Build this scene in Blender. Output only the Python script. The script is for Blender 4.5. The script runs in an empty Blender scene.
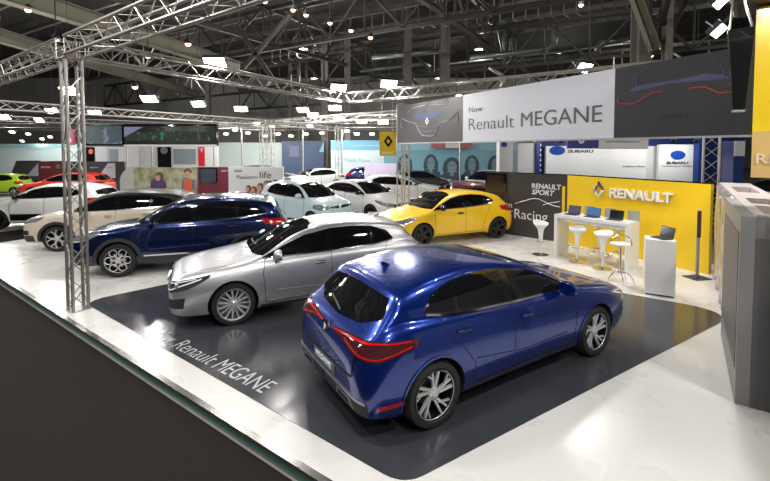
import bpy, bmesh, math, random
from mathutils import Vector, Matrix
from mathutils.bvhtree import BVHTree
from math import sin, cos, pi, radians, tan, sqrt, atan2
random.seed(7)
SC = bpy.context.scene
COL = SC.collection

# ---------------------------------------------------------------- materials
def nt(name):
    m = bpy.data.materials.new(name); m.use_nodes = True
    n = m.node_tree.nodes; l = m.node_tree.links
    return m, n, l, n['Principled BSDF']
def mat(name, col, rough=.5, metal=0, coat=0, spec=.5, noise=0, nscale=8, bump=0, emit=None, estr=0, coatr=.03, trans=0, ior=1.5):
    m, n, l, b = nt(name)
    b.inputs['Base Color'].default_value = (*col, 1)
    b.inputs['Roughness'].default_value = rough
    b.inputs['Metallic'].default_value = metal
    b.inputs['Coat Weight'].default_value = coat
    b.inputs['Coat Roughness'].default_value = coatr
    b.inputs['Specular IOR Level'].default_value = spec
    b.inputs['IOR'].default_value = ior
    b.inputs['Transmission Weight'].default_value = trans
    if emit:
        b.inputs['Emission Color'].default_value = (*emit, 1); b.inputs['Emission Strength'].default_value = estr
    if noise or bump:
        tc = n.new('ShaderNodeTexCoord'); t = n.new('ShaderNodeTexNoise'); t.inputs['Scale'].default_value = nscale
        t.inputs['Detail'].default_value = 4
        l.new(tc.outputs['Object'], t.inputs['Vector'])
        if noise:
            mx = n.new('ShaderNodeMix'); mx.data_type = 'RGBA'
            mx.inputs[6].default_value = (*[max(0, c*(1-noise)) for c in col], 1)
            mx.inputs[7].default_value = (*[min(1, c*(1+noise)) for c in col], 1)
            l.new(t.outputs['Fac'], mx.inputs[0]); l.new(mx.outputs[2], b.inputs['Base Color'])
        if bump:
            bp = n.new('ShaderNodeBump'); bp.inputs['Strength'].default_value = bump; bp.inputs['Distance'].default_value = .01
            l.new(t.outputs['Fac'], bp.inputs['Height']); l.new(bp.outputs['Normal'], b.inputs['Normal'])
    return m
def emis(name, col, s):
    return mat(name, (0.02, 0.02, 0.02), .5, emit=col, estr=s)
def paint(name, col, rough=.32, metal=.6, fl=.25):
    m, n, l, b = nt(name)
    tc = n.new('ShaderNodeTexCoord'); v = n.new('ShaderNodeTexVoronoi'); v.inputs['Scale'].default_value = 900
    l.new(tc.outputs['Object'], v.inputs['Vector'])
    mx = n.new('ShaderNodeMix'); mx.data_type = 'RGBA'
    mx.inputs[6].default_value = (*[c*(1-fl) for c in col], 1); mx.inputs[7].default_value = (*[min(1, c*(1+fl)) for c in col], 1)
    l.new(v.outputs['Color'], mx.inputs[0]); l.new(mx.outputs[2], b.inputs['Base Color'])
    b.inputs['Roughness'].default_value = rough; b.inputs['Metallic'].default_value = metal
    b.inputs['Coat Weight'].default_value = 1; b.inputs['Coat Roughness'].default_value = .02
    return m
M = {}
M['blue'] = paint('iron_blue_paint', (.0012, .022, .20), .24, .6)
M['navy'] = paint('deep_blue_paint', (.0006, .009, .070), .24, .6)
M['silver'] = paint('silver_paint', (.50, .50, .52), .36, .75, .12)
M['yellow'] = paint('yellow_paint', (.90, .56, .004), .4, .0, .04)
M['white'] = paint('white_paint', (.80, .80, .79), .4, 0, .02)
M['cream'] = paint('cream_paint', (.66, .57, .45), .4, 0, .03)
M['paleblue'] = paint('pale_blue_paint', (.50, .64, .70), .4, 0, .03)
M['redpaint'] = paint('red_paint', (.42, .015, .015), .4, .2, .05)
M['darkred'] = paint('dark_red_paint', (.16, .008, .010), .4, .3, .05)
M['brightred'] = paint('bright_red_paint', (.75, .04, .02), .4, 0, .05)
M['lime'] = paint('lime_paint', (.42, .65, .03), .4, 0, .05)
M['blackpaint'] = paint('black_paint', (.008, .008, .009), .3, 0, .05)
M['greypaint'] = paint('grey_paint', (.10, .10, .11), .35, .5, .1)
M['glass'] = mat('tinted_glass', (.005, .006, .007), .03, 0, 0, .35, noise=.15, nscale=3, coatr=.0)
M['gloss'] = mat('gloss_black', (.006, .006, .007), .08, 0, .6, noise=.1)
M['plastic'] = mat('black_plastic', (.018, .018, .019), .55, noise=.2, nscale=40)
M['cladding'] = mat('grey_cladding_plastic', (.030, .030, .032), .55, noise=.15, nscale=40)
M['well'] = mat('wheel_well_dark', (.006, .006, .006), .9, noise=.3)
M['seam'] = mat('panel_gap', (.004, .004, .005), .8, noise=.2)
M['rubber'] = mat('tyre_rubber', (.014, .014, .014), .65, noise=.25, nscale=60, bump=.1)
M['chrome'] = mat('chrome', (.82, .82, .83), .10, 1, noise=.03)
M['alloy'] = mat('alloy_silver', (.74, .74, .75), .33, .6, .6, noise=.03)
M['alloydark'] = mat('alloy_dark', (.020, .020, .022), .3, .5, .5, noise=.1)
M['disc'] = mat('brake_steel', (.10, .10, .10), .45, 1, noise=.1, nscale=10)
M['lamp'] = mat('headlamp_glass', (.42, .44, .47), .08, .6, 1, noise=.35, nscale=14, coatr=0)
M['lampdark'] = mat('headlamp_smoked', (.05, .055, .06), .06, .3, 1, noise=.4, nscale=16, coatr=0)
M['drl'] = mat('daylight_strip', (.85, .88, .92), .2, 0, 1, noise=.02)
M['redlamp'] = mat('tail_lamp_red', (.45, .006, .008), .08, 0, 1, noise=.25, nscale=20, coatr=0)
M['redglow'] = mat('tail_lamp_strip', (.55, .008, .012), .15, 0, 1, noise=.05)
M['smokelamp'] = mat('tail_lamp_smoked', (.06, .012, .014), .08, 0, 1, noise=.3, nscale=20)
M['amber'] = mat('amber_lamp', (.8, .25, .02), .15, 0, 1, noise=.1)
M['roofblack'] = mat('black_roof_paint', (.008, .008, .009), .4, 0, 0, .25, noise=.1)
M['plate'] = mat('licence_plate', (.12, .13, .15), .3, .3, noise=.1)
M['badge'] = mat('badge_chrome', (.85, .85, .86), .12, 1, noise=.03)
M['satin'] = mat('satin_silver', (.42, .42, .43), .35, .8, noise=.05)
def floor_mat(name, col, r0, r1, ns, sc=1.2, coat=0, spec=.5):
    m, n, l, b = nt(name)
    tc = n.new('ShaderNodeTexCoord'); t = n.new('ShaderNodeTexNoise'); t.inputs['Scale'].default_value = sc; t.inputs['Detail'].default_value = 6
    l.new(tc.outputs['Object'], t.inputs['Vector'])
    mr = n.new('ShaderNodeMapRange'); mr.inputs['To Min'].default_value = r0; mr.inputs['To Max'].default_value = r1
    l.new(t.outputs['Fac'], mr.inputs['Value']); l.new(mr.outputs[0], b.inputs['Roughness'])
    mx = n.new('ShaderNodeMix'); mx.data_type = 'RGBA'
    mx.inputs[6].default_value = (*[c*(1-ns) for c in col], 1); mx.inputs[7].default_value = (*[min(1, c*(1+ns)) for c in col], 1)
    l.new(t.outputs['Fac'], mx.inputs[0]); l.new(mx.outputs[2], b.inputs['Base Color'])
    b.inputs['Coat Weight'].default_value = coat; b.inputs['Specular IOR Level'].default_value = spec
    return m
M['whitefloor'] = floor_mat('white_laminate', (.64, .63, .605), .22, .34, .03)
M['blackmat'] = floor_mat('dark_gloss_vinyl', (.042, .044, .052), .12, .22, .15, 2.5, 0, .6)
M['carpet'] = mat('dark_carpet', (.018, .0155, .0145), .95, spec=.1, noise=.35, nscale=90, bump=.4)
M['hallfloor'] = floor_mat('hall_floor', (.20, .19, .18), .35, .5, .1)
M['glassedge'] = mat('green_glass_fascia', (.10, .22, .18), .12, 0, .6, noise=.1)
M['wood'] = mat('brown_laminate', (.045, .026, .018), .4, noise=.2)
M['whitelam'] = mat('white_laminate_furniture', (.80, .80, .79), .25, noise=.02, coat=.3)
M['truss'] = mat('truss_aluminium', (.33, .31, .285), .38, .7, noise=.1)
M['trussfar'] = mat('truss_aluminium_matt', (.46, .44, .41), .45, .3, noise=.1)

# ---------------------------------------------------------------- object helpers
def newobj(name, me, m=None, parent=None, smooth=False):
    o = bpy.data.objects.new(name, me)
    if m is not None:
        if isinstance(m, (list, tuple)):
            for k in m: me.materials.append(k)
        else: me.materials.append(m)
    COL.objects.link(o)
    if parent is not None: o.parent = parent
    if smooth:
        for p in me.polygons: p.use_smooth = True
    return o
def bobj(name, bm, m=None, parent=None, smooth=False, sharp=None):
    bmesh.ops.recalc_face_normals(bm, faces=bm.faces)
    me = bpy.data.meshes.new(name); bm.to_mesh(me); bm.free()
    if sharp is not None:
        for p in me.polygons: p.use_smooth = True
        o = newobj(name, me, m, parent)
        me.set_sharp_from_angle(angle=sharp)
        return o
    return newobj(name, me, m, parent, smooth)
def tag(o, label, cat, group=None, kind=None):
    o['label'] = label; o['category'] = cat
    if group: o['group'] = group
    if kind: o['kind'] = kind
    return o
def struct(o): o['kind'] = 'structure'; return o
def empty(name, loc=(0, 0, 0), rz=0):
    o = bpy.data.objects.new(name, None); o.empty_display_size = .2; COL.objects.link(o)
    o.location = loc; o.rotation_euler = (0, 0, rz); return o
def copy_tree(o, parent=None):
    c = o.copy(); COL.objects.link(c)
    if parent is not None: c.parent = parent
    for ch in [x for x in bpy.data.objects if x.parent == o]: copy_tree(ch, c)
    return c

def abox(bm, x0, x1, y0, y1, z0, z1, mx=None, bev=0, mi=0):
    vs = [bm.verts.new(p) for p in ((x0,y0,z0),(x1,y0,z0),(x1,y1,z0),(x0,y1,z0),(x0,y0,z1),(x1,y0,z1),(x1,y1,z1),(x0,y1,z1))]
    fs = [bm.faces.new([vs[i] for i in q]) for q in ((0,3,2,1),(4,5,6,7),(0,1,5,4),(1,2,6,5),(2,3,7,6),(3,0,4,7))]
    for f in fs: f.material_index = mi
    if bev:
        es = list({e for f in fs for e in f.edges})
        r = bmesh.ops.bevel(bm, geom=es, offset=bev, segments=2, affect='EDGES', profile=.5)
        vs = list({v for f in r['faces'] for v in f.verts} | {v for v in vs if v.is_valid})
    if mx is not None:
        for v in vs:
            if v.is_valid: v.co = mx @ v.co
    return vs
def tube(bm, a, b, r, n=8, r2=None):
    a = Vector(a); b = Vector(b); d = b-a
    if d.length < 1e-6: return
    d.normalize(); u = d.orthogonal().normalized(); w = d.cross(u)
    r2 = r if r2 is None else r2
    A = [bm.verts.new(a+(u*cos(2*pi*i/n)+w*sin(2*pi*i/n))*r) for i in range(n)]
    B = [bm.verts.new(b+(u*cos(2*pi*i/n)+w*sin(2*pi*i/n))*r2) for i in range(n)]
    for i in range(n):
        bm.faces.new((A[i], A[(i+1)%n], B[(i+1)%n], B[i]))
    bm.faces.new(A[::-1]); bm.faces.new(B)
def sweep(bm, pts, r, n=8, closed=False):
    pts = [Vector(p) for p in pts]; rings = []; N = len(pts); up = None
    for i, p in enumerate(pts):
        q0 = pts[i-1] if (i or closed) else pts[i]; q1 = pts[(i+1) % N] if (i < N-1 or closed) else pts[i]
        d = (q1-q0).normalized()
        if up is None: up = d.orthogonal().normalized()
        up = (up-d*up.dot(d)).normalized(); w = d.cross(up)
        rr = r[i] if isinstance(r, (list, tuple)) else r
        rings.append([bm.verts.new(p+(up*cos(2*pi*k/n)+w*sin(2*pi*k/n))*rr) for k in range(n)])
    for i in range(N if closed else N-1):
        A = rings[i]; B = rings[(i+1) % N]
        for k in range(n): bm.faces.new((A[k], A[(k+1)%n], B[(k+1)%n], B[k]))
    if not closed: bm.faces.new(rings[0][::-1]); bm.faces.new(rings[-1])
def lathe(bm, prof, n=32, mx=None, mi=0):
    rings = []
    for r, z in prof:
        if r < 1e-5: rings.append([bm.verts.new((0, 0, z))])
        else: rings.append([bm.verts.new((r*cos(2*pi*k/n), r*sin(2*pi*k/n), z)) for k in range(n)])
    fs = []
    for A, B in zip(rings, rings[1:]):
        for k in range(n):
            a0, a1 = A[k % len(A)], A[(k+1) % len(A)]; b0, b1 = B[k % len(B)], B[(k+1) % len(B)]
            q = []
            for v in (a0, a1, b1, b0):
                if v not in q: q.append(v)
            if len(q) > 2: fs.append(bm.faces.new(q))
    for f in fs: f.material_index = mi
    if mx is not None:
        for v in [v for R in rings for v in R]: v.co = mx @ v.co
def prism(bm, pts, z0, z1, mx=None):
    A = [bm.verts.new((p[0], p[1], z0)) for p in pts]; B = [bm.verts.new((p[0], p[1], z1)) for p in pts]
    n = len(pts); bm.faces.new(A[::-1]); bm.faces.new(B)
    for i in range(n): bm.faces.new((A[i], A[(i+1)%n], B[(i+1)%n], B[i]))
    if mx is not None:
        for v in A+B: v.co = mx @ v.co
FONT = None
def text_mesh(s, width, height, ext=.004, off=0, shear=0, sx=1):
    """mesh of a text in the XY plane, left-bottom at 0,0; width fits the line, height the cap height"""
    cu = bpy.data.curves.new('t', 'FONT'); cu.body = s; cu.size = 1; cu.extrude = .001; cu.offset = off; cu.shear = shear
    cu.resolution_u = 4
    o = bpy.data.objects.new('t', cu); COL.objects.link(o)
    dg = bpy.context.evaluated_depsgraph_get(); dg.update()
    me = bpy.data.meshes.new_from_object(o.evaluated_get(dg))
    bpy.data.objects.remove(o)
    xs = [v.co.x for v in me.vertices]
    x0, x1 = min(xs), max(xs); kx = width/(x1-x0); ky = height/.7 if height else kx
    for v in me.vertices:
        v.co = Vector(((v.co.x-x0)*kx, v.co.y*ky, v.co.z/.001*ext))
    return me
def frame(o, xd, zd=(0, 0, 1)):
    """matrix: local x along xd, local y along zd, local z = x cross y"""
    x = Vector(xd).normalized(); y = Vector(zd).normalized(); z = x.cross(y).normalized(); y = z.cross(x)
    m = Matrix.Identity(4)
    for i in range(3): m[i][0] = x[i]; m[i][1] = y[i]; m[i][2] = z[i]; m[i][3] = o[i]
    return m
def put_text(name, s, o, xd, yd, width, height, m, parent=None, ext=.004, off=0, shear=0):
    me = text_mesh(s, width, height, ext, off, shear); me.transform(frame(o, xd, yd))
    ob = newobj(name, me, m, parent); return ob

# ---------------------------------------------------------------- camera
CH, CP, CF, CS = 2.696, .041, 421.95, -74.55
cam = bpy.data.cameras.new('camera'); cam.sensor_fit = 'HORIZONTAL'; cam.sensor_width = 36
cam.lens = CF/770*36; cam.shift_y = CS/770; cam.clip_end = 400
camo = bpy.data.objects.new('camera', cam); COL.objects.link(camo)
camo.location = (0, 0, CH); camo.rotation_euler = (pi/2-CP, 0, 0)
SC.camera = camo
def ray(u, v):
    a = (u-385)/CF; b = -(v-240.5-CS)/CF
    return Vector((a, cos(CP)+b*sin(CP), -sin(CP)+b*cos(CP)))
def G(u, v, z=0):
    d = ray(u, v); t = (z-CH)/d.z; return Vector((d.x*t, d.y*t, z))
def GY(u, v, Y):
    d = ray(u, v); t = Y/d.y; return Vector((d.x*t, Y, CH+d.z*t))
def onwall(u, v, p0, p1):
    """measured spot of a feature on the vertical wall through p0, p1: (distance along, height)"""
    d = ray(u, v); w = (Vector((p1[0], p1[1]))-Vector((p0[0], p0[1]))); L = w.length; w /= L
    # p0 + w s = d t
    det = d.x*(-w.y)-(-w.x)*d.y
    t = (p0[0]*(-w.y)+w.x*p0[1])/det
    s = (d.x*p0[1]-d.y*p0[0])/det*-1 if False else ((d.x*t-p0[0])*w.x+(d.y*t-p0[1])*w.y)
    return s, CH+d.z*t
# ---------------------------------------------------------------- cars
def interp(tab, s, c):
    if s <= tab[0][0]: return tab[0][c]
    for a, b in zip(tab, tab[1:]):
        if s <= b[0]: return a[c]+(b[c]-a[c])*(s-a[0])/(b[0]-a[0])
    return tab[-1][c]
def body_cage(tab, X0, tum=.42, zmid=.56, crown=.06):
    bm = bmesh.new(); rings = []
    for s, zt, zb, wb, wm, z0 in tab:
        d = zt-zb; k = min(1, max(0, (d-.10)/.20))
        low = min(z0+.16, zb-.12); zm = max(zmid, z0+.05); zm = min(zm, zb-.08)
        pts = [(0, z0), (.7*wm, z0), (wm-.075, z0+.02), (wm-.02, max(z0+.06, min(low, zm-.05))), (wm, zm),
               (wm-.012, (zm+zb-.05)/2), (wb+(wm-wb)*.5, zb-.05), (wb, zb)]
        zr = zt-crown; wr = wb-tum*max(0, zr-zb)
        c9 = (wr, zr); c10 = (wr-.085, zt-.028); c11 = (wr*.5, zt-.004)
        h9 = (wb*.93, zb+.45*d); h10 = (wb*.80, zb+.72*d); h11 = (wb*.45, zb+.93*d)
        c8 = ((wb*.5+wr*.5)+.012, (zb+zr)/2); h8 = (wb*.98, zb+.2*d)
        L = lambda a, b: (a[0]+(b[0]-a[0])*k, a[1]+(b[1]-a[1])*k)
        pts += [L(h8, c8), L(h9, c9), L(h10, c10), L(h11, c11), (0, zt)]
        x = X0-s
        left = [bm.verts.new((x, y, z)) for y, z in pts]
        right = [bm.verts.new((x, -y, z)) for y, z in pts[1:-1]]
        rings.append((left, right))
    def full(r): return r[0]+r[1][::-1]
    for A, B in zip(rings, rings[1:]):
        a, b = full(A), full(B); n = len(a)
        for i in range(n): bm.faces.new((a[i], a[(i+1)%n], b[(i+1)%n], b[i]))
    for r in (rings[0], rings[-1]):
        l, q = r; q = [l[0]]+q+[l[-1]]
        for i in range(len(l)-1):
            f = []
            for v in (l[i], l[i+1], q[i+1], q[i]):
                if v not in f: f.append(v)
            bm.faces.new(f)
    bmesh.ops.recalc_face_normals(bm, faces=bm.faces)
    cr = bm.edges.layers.float.new('crease_edge')
    for A, B in zip(rings, rings[1:]):
        for side in (0, 1):
            i = 7 if side == 0 else 6
            e = bm.edges.get((A[side][i], B[side][i]))
            if e: e[cr] = .35
            i = 2 if side == 0 else 1
            e = bm.edges.get((A[side][i], B[side][i]))
            if e: e[cr] = .5
    return bm
def evald(o):
    dg = bpy.context.evaluated_depsgraph_get(); dg.update()
    return bpy.data.meshes.new_from_object(o.evaluated_get(dg))

def resample(pts, n):
    pts = [Vector(p) for p in pts]
    L = [0]
    for a, b in zip(pts, pts[1:]): L.append(L[-1]+(b-a).length)
    out = []
    for i in range(n+1):
        t = L[-1]*i/n; k = 0
        while k < len(L)-2 and L[k+1] < t: k += 1
        d = L[k+1]-L[k]; out.append(pts[k].lerp(pts[k+1], 0 if d == 0 else (t-L[k])/d))
    return out
class Skin:
    def __init__(self, me): 
        self.bvh = BVHTree.FromPolygons([v.co for v in me.vertices], [list(p.vertices) for p in me.polygons])
    def hit(self, mode, p, cx=0, sg=1):
        a, b = p[0], p[1]
        if mode == 'side': o = Vector((a, 3*sg, b)); d = Vector((0, -sg, 0))
        elif mode == 'top': o = Vector((a, b*sg, 5)); d = Vector((0, 0, -1))
        elif mode == 'front': o = Vector((5, a*sg, b)); d = Vector((-1, 0, 0))
        elif mode == 'rear': o = Vector((-5, a*sg, b)); d = Vector((1, 0, 0))
        else:
            t = radians(a); d = Vector((-cos(t), -sin(t)*sg, 0)); o = Vector((cx, 0, b))-d*5
        h = self.bvh.ray_cast(o, d)
        if h[0] is None:
            h = self.bvh.find_nearest(o+d*(2.2 if mode == 'side' else 3))
        n = h[1]
        if n.dot(d) > 0: n = -n
        return h[0], n
    def patch(self, name, lo, hi, mode, m, parent, off=.004, n=16, rows=5, cx=0, sg=1, thick=.012):
        lo = resample([(*p, 0) for p in lo], n); hi = resample([(*p, 0) for p in hi], n)
        bm = bmesh.new(); g = []
        for i in range(n+1):
            c = []
            for j in range(rows+1):
                q, nn = self.hit(mode, lo[i].lerp(hi[i], j/rows), cx, sg)
                c.append((bm.verts.new(q+nn*off), nn))
            g.append(c)
        for i in range(n):
            for j in range(rows):
                try: bm.faces.new((g[i][j][0], g[i+1][j][0], g[i+1][j+1][0], g[i][j+1][0]))
                except ValueError: pass
        # skirt gives the panel its thickness
        loop = [g[i][0] for i in range(n+1)]+[g[n][j] for j in range(1, rows+1)]+[g[i][rows] for i in range(n-1, -1, -1)]+[g[0][j] for j in range(rows-1, 0, -1)]
        low = [bm.verts.new(v.co-nn*thick) for v, nn in loop]
        K = len(loop)
        for i in range(K):
            bm.faces.new((loop[i][0], loop[(i+1)%K][0], low[(i+1)%K], low[i]))
        bmesh.ops.remove_doubles(bm, verts=bm.verts, dist=.0003)
        me = bpy.data.meshes.new(name); bmesh.ops.recalc_face_normals(bm, faces=bm.faces); bm.to_mesh(me); bm.free()
        for p in me.polygons: p.use_smooth = True
        o = newobj(name, me, m, parent)
        me.set_sharp_from_angle(angle=.9)
        return o
    def strip(self, name, line, mode, w, m, parent, off=.003, n=14, cx=0, sg=1, thick=.006):
        pts = resample([(*p, 0) for p in line], n); lo = []; hi = []
        for i, p in enumerate(pts):
            t = (pts[min(i+1, n)]-pts[max(i-1, 0)]); t = t.normalized() if t.length else Vector((1, 0, 0))
            q = Vector((-t.y, t.x, 0))*w/2
            if mode == 'rad': q.x *= 60
            lo.append((p-q)[:2]); hi.append((p+q)[:2])
        return self.patch(name, lo, hi, mode, m, parent, off, n, 1, cx, sg, thick)

def make_wheel(R, style, parent, loc, side, w=.22, far=False):
    n = 24 if far else 40
    mx = Matrix.Rotation(-pi/2*side, 4, 'X')     # local z -> outward (+y for left)
    rr = R*.755
    bm = bmesh.new()
    prof = [(rr, -w/2+.01), (rr+.02, -w/2), (R-.02, -w/2), (R-.006, -w/2+.03), (R, -w/4), (R, w/4), (R-.006, w/2-.03), (R-.02, w/2), (rr+.015, w/2), (rr, w/2-.012), (rr-.01, w/2-.02), (rr-.012, -w/2+.02), (rr, -w/2+.01)]
    lathe(bm, prof, n, mx)
    wh = bobj('wheel', bm, M['rubber'], parent, sharp=.6); wh.location = loc
    bm = bmesh.new()
    lathe(bm, [(rr-.012, -w/2+.02), (rr-.012, w/2-.008), (rr-.001, w/2-.004), (rr, w/2-.016), (rr-.022, w/2-.014), (rr-.03, -w/2+.02), (0, -w/2+.02)], n, mx)
    bobj('barrel', bm, M['alloydark'] if style != 'ten' else M['satin'], wh, sharp=.6)
    if not far:
        bm = bmesh.new(); lathe(bm, [(0, -.03), (R*.42, -.03), (R*.42, -.01), (R*.2, -.01), (R*.2, .02), (0, .02)], 24, mx)
        bobj('brake_disc', bm, M['disc'], wh, sharp=.6)
    bm = bmesh.new(); zf = w/2-.022
    def spoke(a0, r0, w0, a1, r1, w1, z0, z1, t=.022):
        P = []
        for (a, r, ww, z) in ((a0, r0, w0, z0), (a1, r1, w1, z1)):
            c = Vector((cos(a)*r, sin(a)*r, z)); q = Vector((-sin(a), cos(a), 0))*ww/2
            P.append([c-q*1.15-Vector((0, 0, t)), c-q*.8, c+q*.8, c+q*1.15-Vector((0, 0, t))])
        A = [bm.verts.new(mx @ v) for v in P[0]]; B = [bm.verts.new(mx @ v) for v in P[1]]
        for i in range(4): bm.faces.new((A[i], A[(i+1)%4], B[(i+1)%4], B[i]))
        bm.faces.new(A[::-1]); bm.faces.new(B)
    m = M['alloy']
    if style == 'gt':        # five broad twisted twin spokes, diamond cut
        for k in range(5):
            a = 2*pi*k/5
            spoke(a-.20, .05, .028, a-.10+.18, rr-.014, .027, zf-.02, zf)
            spoke(a+.20, .05, .028, a+.26+.18, rr-.014, .024, zf-.02, zf)
            spoke(a+.22, rr*.50, .016, a+.62+.10, rr-.02, .020, zf-.014, zf-.004)
    elif style == 'ten':     # ten thin paired spokes
        for k in range(5):
            a = 2*pi*k/5
            spoke(a-.10, .04, .035, a-.22, rr-.014, .028, zf-.018, zf)
            spoke(a+.10, .04, .035, a+.22, rr-.014, .028, zf-.018, zf)
            spoke(a+.62, .04, .022, a+.62, rr-.014, .020, zf-.022, zf-.006)
    elif style == 'petal':   # looped six spoke wheel with ring shapes
        for k in range(6):
            a = 2*pi*k/6
            spoke(a, .045, .045, a, rr*.55, .035, zf-.018, zf-.004)
            cx = Vector((cos(a)*rr*.66, sin(a)*rr*.66, zf-.006))
            pts = [mx @ (cx+Vector((cos(t)*rr*.27, sin(t)*rr*.27, 0))) for t in [2*pi*i/18 for i in range(18)]]
            sweep(bm, pts, .013, 6, True)
    elif style == 'star':    # five broad Y spokes
        for k in range(5):
            a = 2*pi*k/5
            spoke(a, .04, .06, a, rr*.5, .05, zf-.018, zf)
            spoke(a, rr*.48, .035, a-.3, rr-.014, .045, zf, zf)
            spoke(a, rr*.48, .035, a+.3, rr-.014, .045, zf, zf)
    elif style == 'dark':
        m = M['alloydark']
        for k in range(5):
            a = 2*pi*k/5
            spoke(a-.12, .04, .04, a-.2, rr-.014, .035, zf-.018, zf)
            spoke(a+.12, .04, .04, a+.2, rr-.014, .035, zf-.018, zf)
    if style in ('gt', 'ten', 'petal', 'star'): sweep(bm, [mx @ Vector(((rr-.010)*cos(2*pi*i/36), (rr-.010)*sin(2*pi*i/36), zf+.006)) for i in range(36)], .008, 6, True)
    bobj('rim_spokes', bm, m, wh, sharp=.5)
    bm = bmesh.new(); lathe(bm, [(0, zf+.006), (.028, zf+.006), (.034, zf), (.06, zf-.008), (.066, zf-.03), (0, zf-.03)], 20, mx)
    bobj('hub_cap', bm, m, wh, sharp=.6)
    return wh

def renault_diamond(bm, w, h, t, mx):
    """hollow lozenge badge made of four folded bars"""
    o = [(0, h/2), (w/2, 0), (0, -h/2), (-w/2, 0)]; k = .42
    i_ = [(x*k, y*k*1.05) for x, y in o]; md = [(x*.72, y*.74) for x, y in o]
    for a in range(4):
        b = (a+1) % 4
        O0, O1 = o[a], o[b]; I0, I1 = i_[a], i_[b]; m0, m1 = md[a], md[b]
        V = [bm.verts.new(mx @ Vector((p[0], p[1], z))) for p, z in ((O0, 0), (O1, 0), (m1, t), (m0, t), (I1, 0), (I0, 0))]
        bm.faces.new((V[0], V[1], V[2], V[3])); bm.faces.new((V[3], V[2], V[4], V[5]))

MEG = dict(L=4.359, fo=.919, wb=2.669, R=.326, wm=.905, tum=.42, tab=[
 (0.00,.60,.56,.44,.50,.38),(.025,.685,.65,.58,.66,.25),(.08,.745,.71,.68,.765,.20),(.22,.805,.76,.745,.84,.18),(.45,.862,.80,.785,.885,.18),
 (.80,.915,.85,.80,.905,.18),(1.10,.958,.895,.805,.905,.18),(1.26,1.0,.92,.805,.90,.18),(1.50,1.125,.935,.805,.895,.18),(1.80,1.27,.95,.80,.89,.18),
 (2.10,1.37,.965,.80,.89,.18),(2.45,1.43,.978,.80,.89,.18),(2.85,1.447,.992,.80,.895,.18),(3.25,1.43,1.012,.795,.905,.18),(3.55,1.392,1.035,.785,.91,.18),
 (3.80,1.345,1.05,.765,.91,.18),(3.885,1.32,1.05,.755,.905,.19),(3.935,1.255,1.045,.75,.90,.19),(4.06,1.12,1.02,.745,.885,.20),(4.17,1.0,.955,.735,.865,.21),(4.26,.935,.90,.715,.83,.22),
 (4.325,.86,.82,.665,.765,.25),(4.352,.74,.70,.58,.66,.33),(4.359,.66,.62,.46,.52,.42)])
KAD = dict(L=4.449, fo=.93, wb=2.646, R=.355, wm=.915, tum=.36, tab=[
 (0.00,.70,.66,.46,.52,.44),(.025,.80,.76,.60,.68,.30),(.08,.88,.84,.70,.785,.25),(.22,.945,.90,.76,.85,.23),(.45,.995,.94,.79,.895,.23),
 (.80,1.035,.98,.80,.915,.23),(1.08,1.07,1.01,.805,.915,.23),(1.22,1.12,1.03,.805,.91,.23),(1.45,1.26,1.04,.80,.90,.23),(1.75,1.43,1.05,.80,.90,.23),
 (2.0,1.53,1.055,.80,.90,.23),(2.3,1.585,1.06,.80,.90,.23),(2.8,1.605,1.08,.80,.905,.23),(3.3,1.59,1.11,.79,.915,.23),(3.7,1.55,1.15,.775,.92,.23),
 (4.0,1.50,1.18,.755,.91,.24),(4.10,1.46,1.18,.745,.90,.24),(4.16,1.38,1.17,.74,.89,.24),(4.26,1.20,1.13,.73,.87,.25),(4.34,1.08,1.04,.71,.84,.26),
 (4.41,.98,.93,.66,.775,.29),(4.44,.84,.80,.58,.66,.36),(4.449,.76,.72,.46,.52,.46)])
CLI = dict(L=4.062, fo=.80, wb=2.589, R=.318, wm=.865, tum=.42, tab=[
 (0.00,.58,.54,.42,.48,.38),(.025,.67,.64,.56,.64,.25),(.08,.735,.70,.66,.74,.20),(.2,.80,.755,.72,.81,.18),(.4,.87,.81,.75,.85,.18),
 (.70,.935,.865,.765,.865,.18),(.95,.985,.905,.77,.865,.18),(1.1,1.03,.925,.77,.86,.18),(1.3,1.14,.94,.765,.85,.18),(1.6,1.30,.955,.765,.85,.18),
 (1.85,1.385,.965,.765,.85,.18),(2.15,1.435,.98,.765,.85,.18),(2.5,1.448,1.0,.765,.855,.18),(2.9,1.43,1.03,.76,.865,.18),(3.25,1.385,1.06,.75,.87,.18),
 (3.5,1.33,1.09,.73,.865,.19),(3.6,1.29,1.09,.72,.86,.19),(3.66,1.22,1.085,.715,.855,.19),(3.78,1.08,1.04,.705,.84,.20),(3.88,.98,.94,.695,.82,.21),
 (3.97,.90,.86,.67,.78,.23),(4.03,.80,.76,.62,.70,.28),(4.055,.68,.64,.52,.58,.36),(4.062,.60,.56,.42,.46,.42)])
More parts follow.
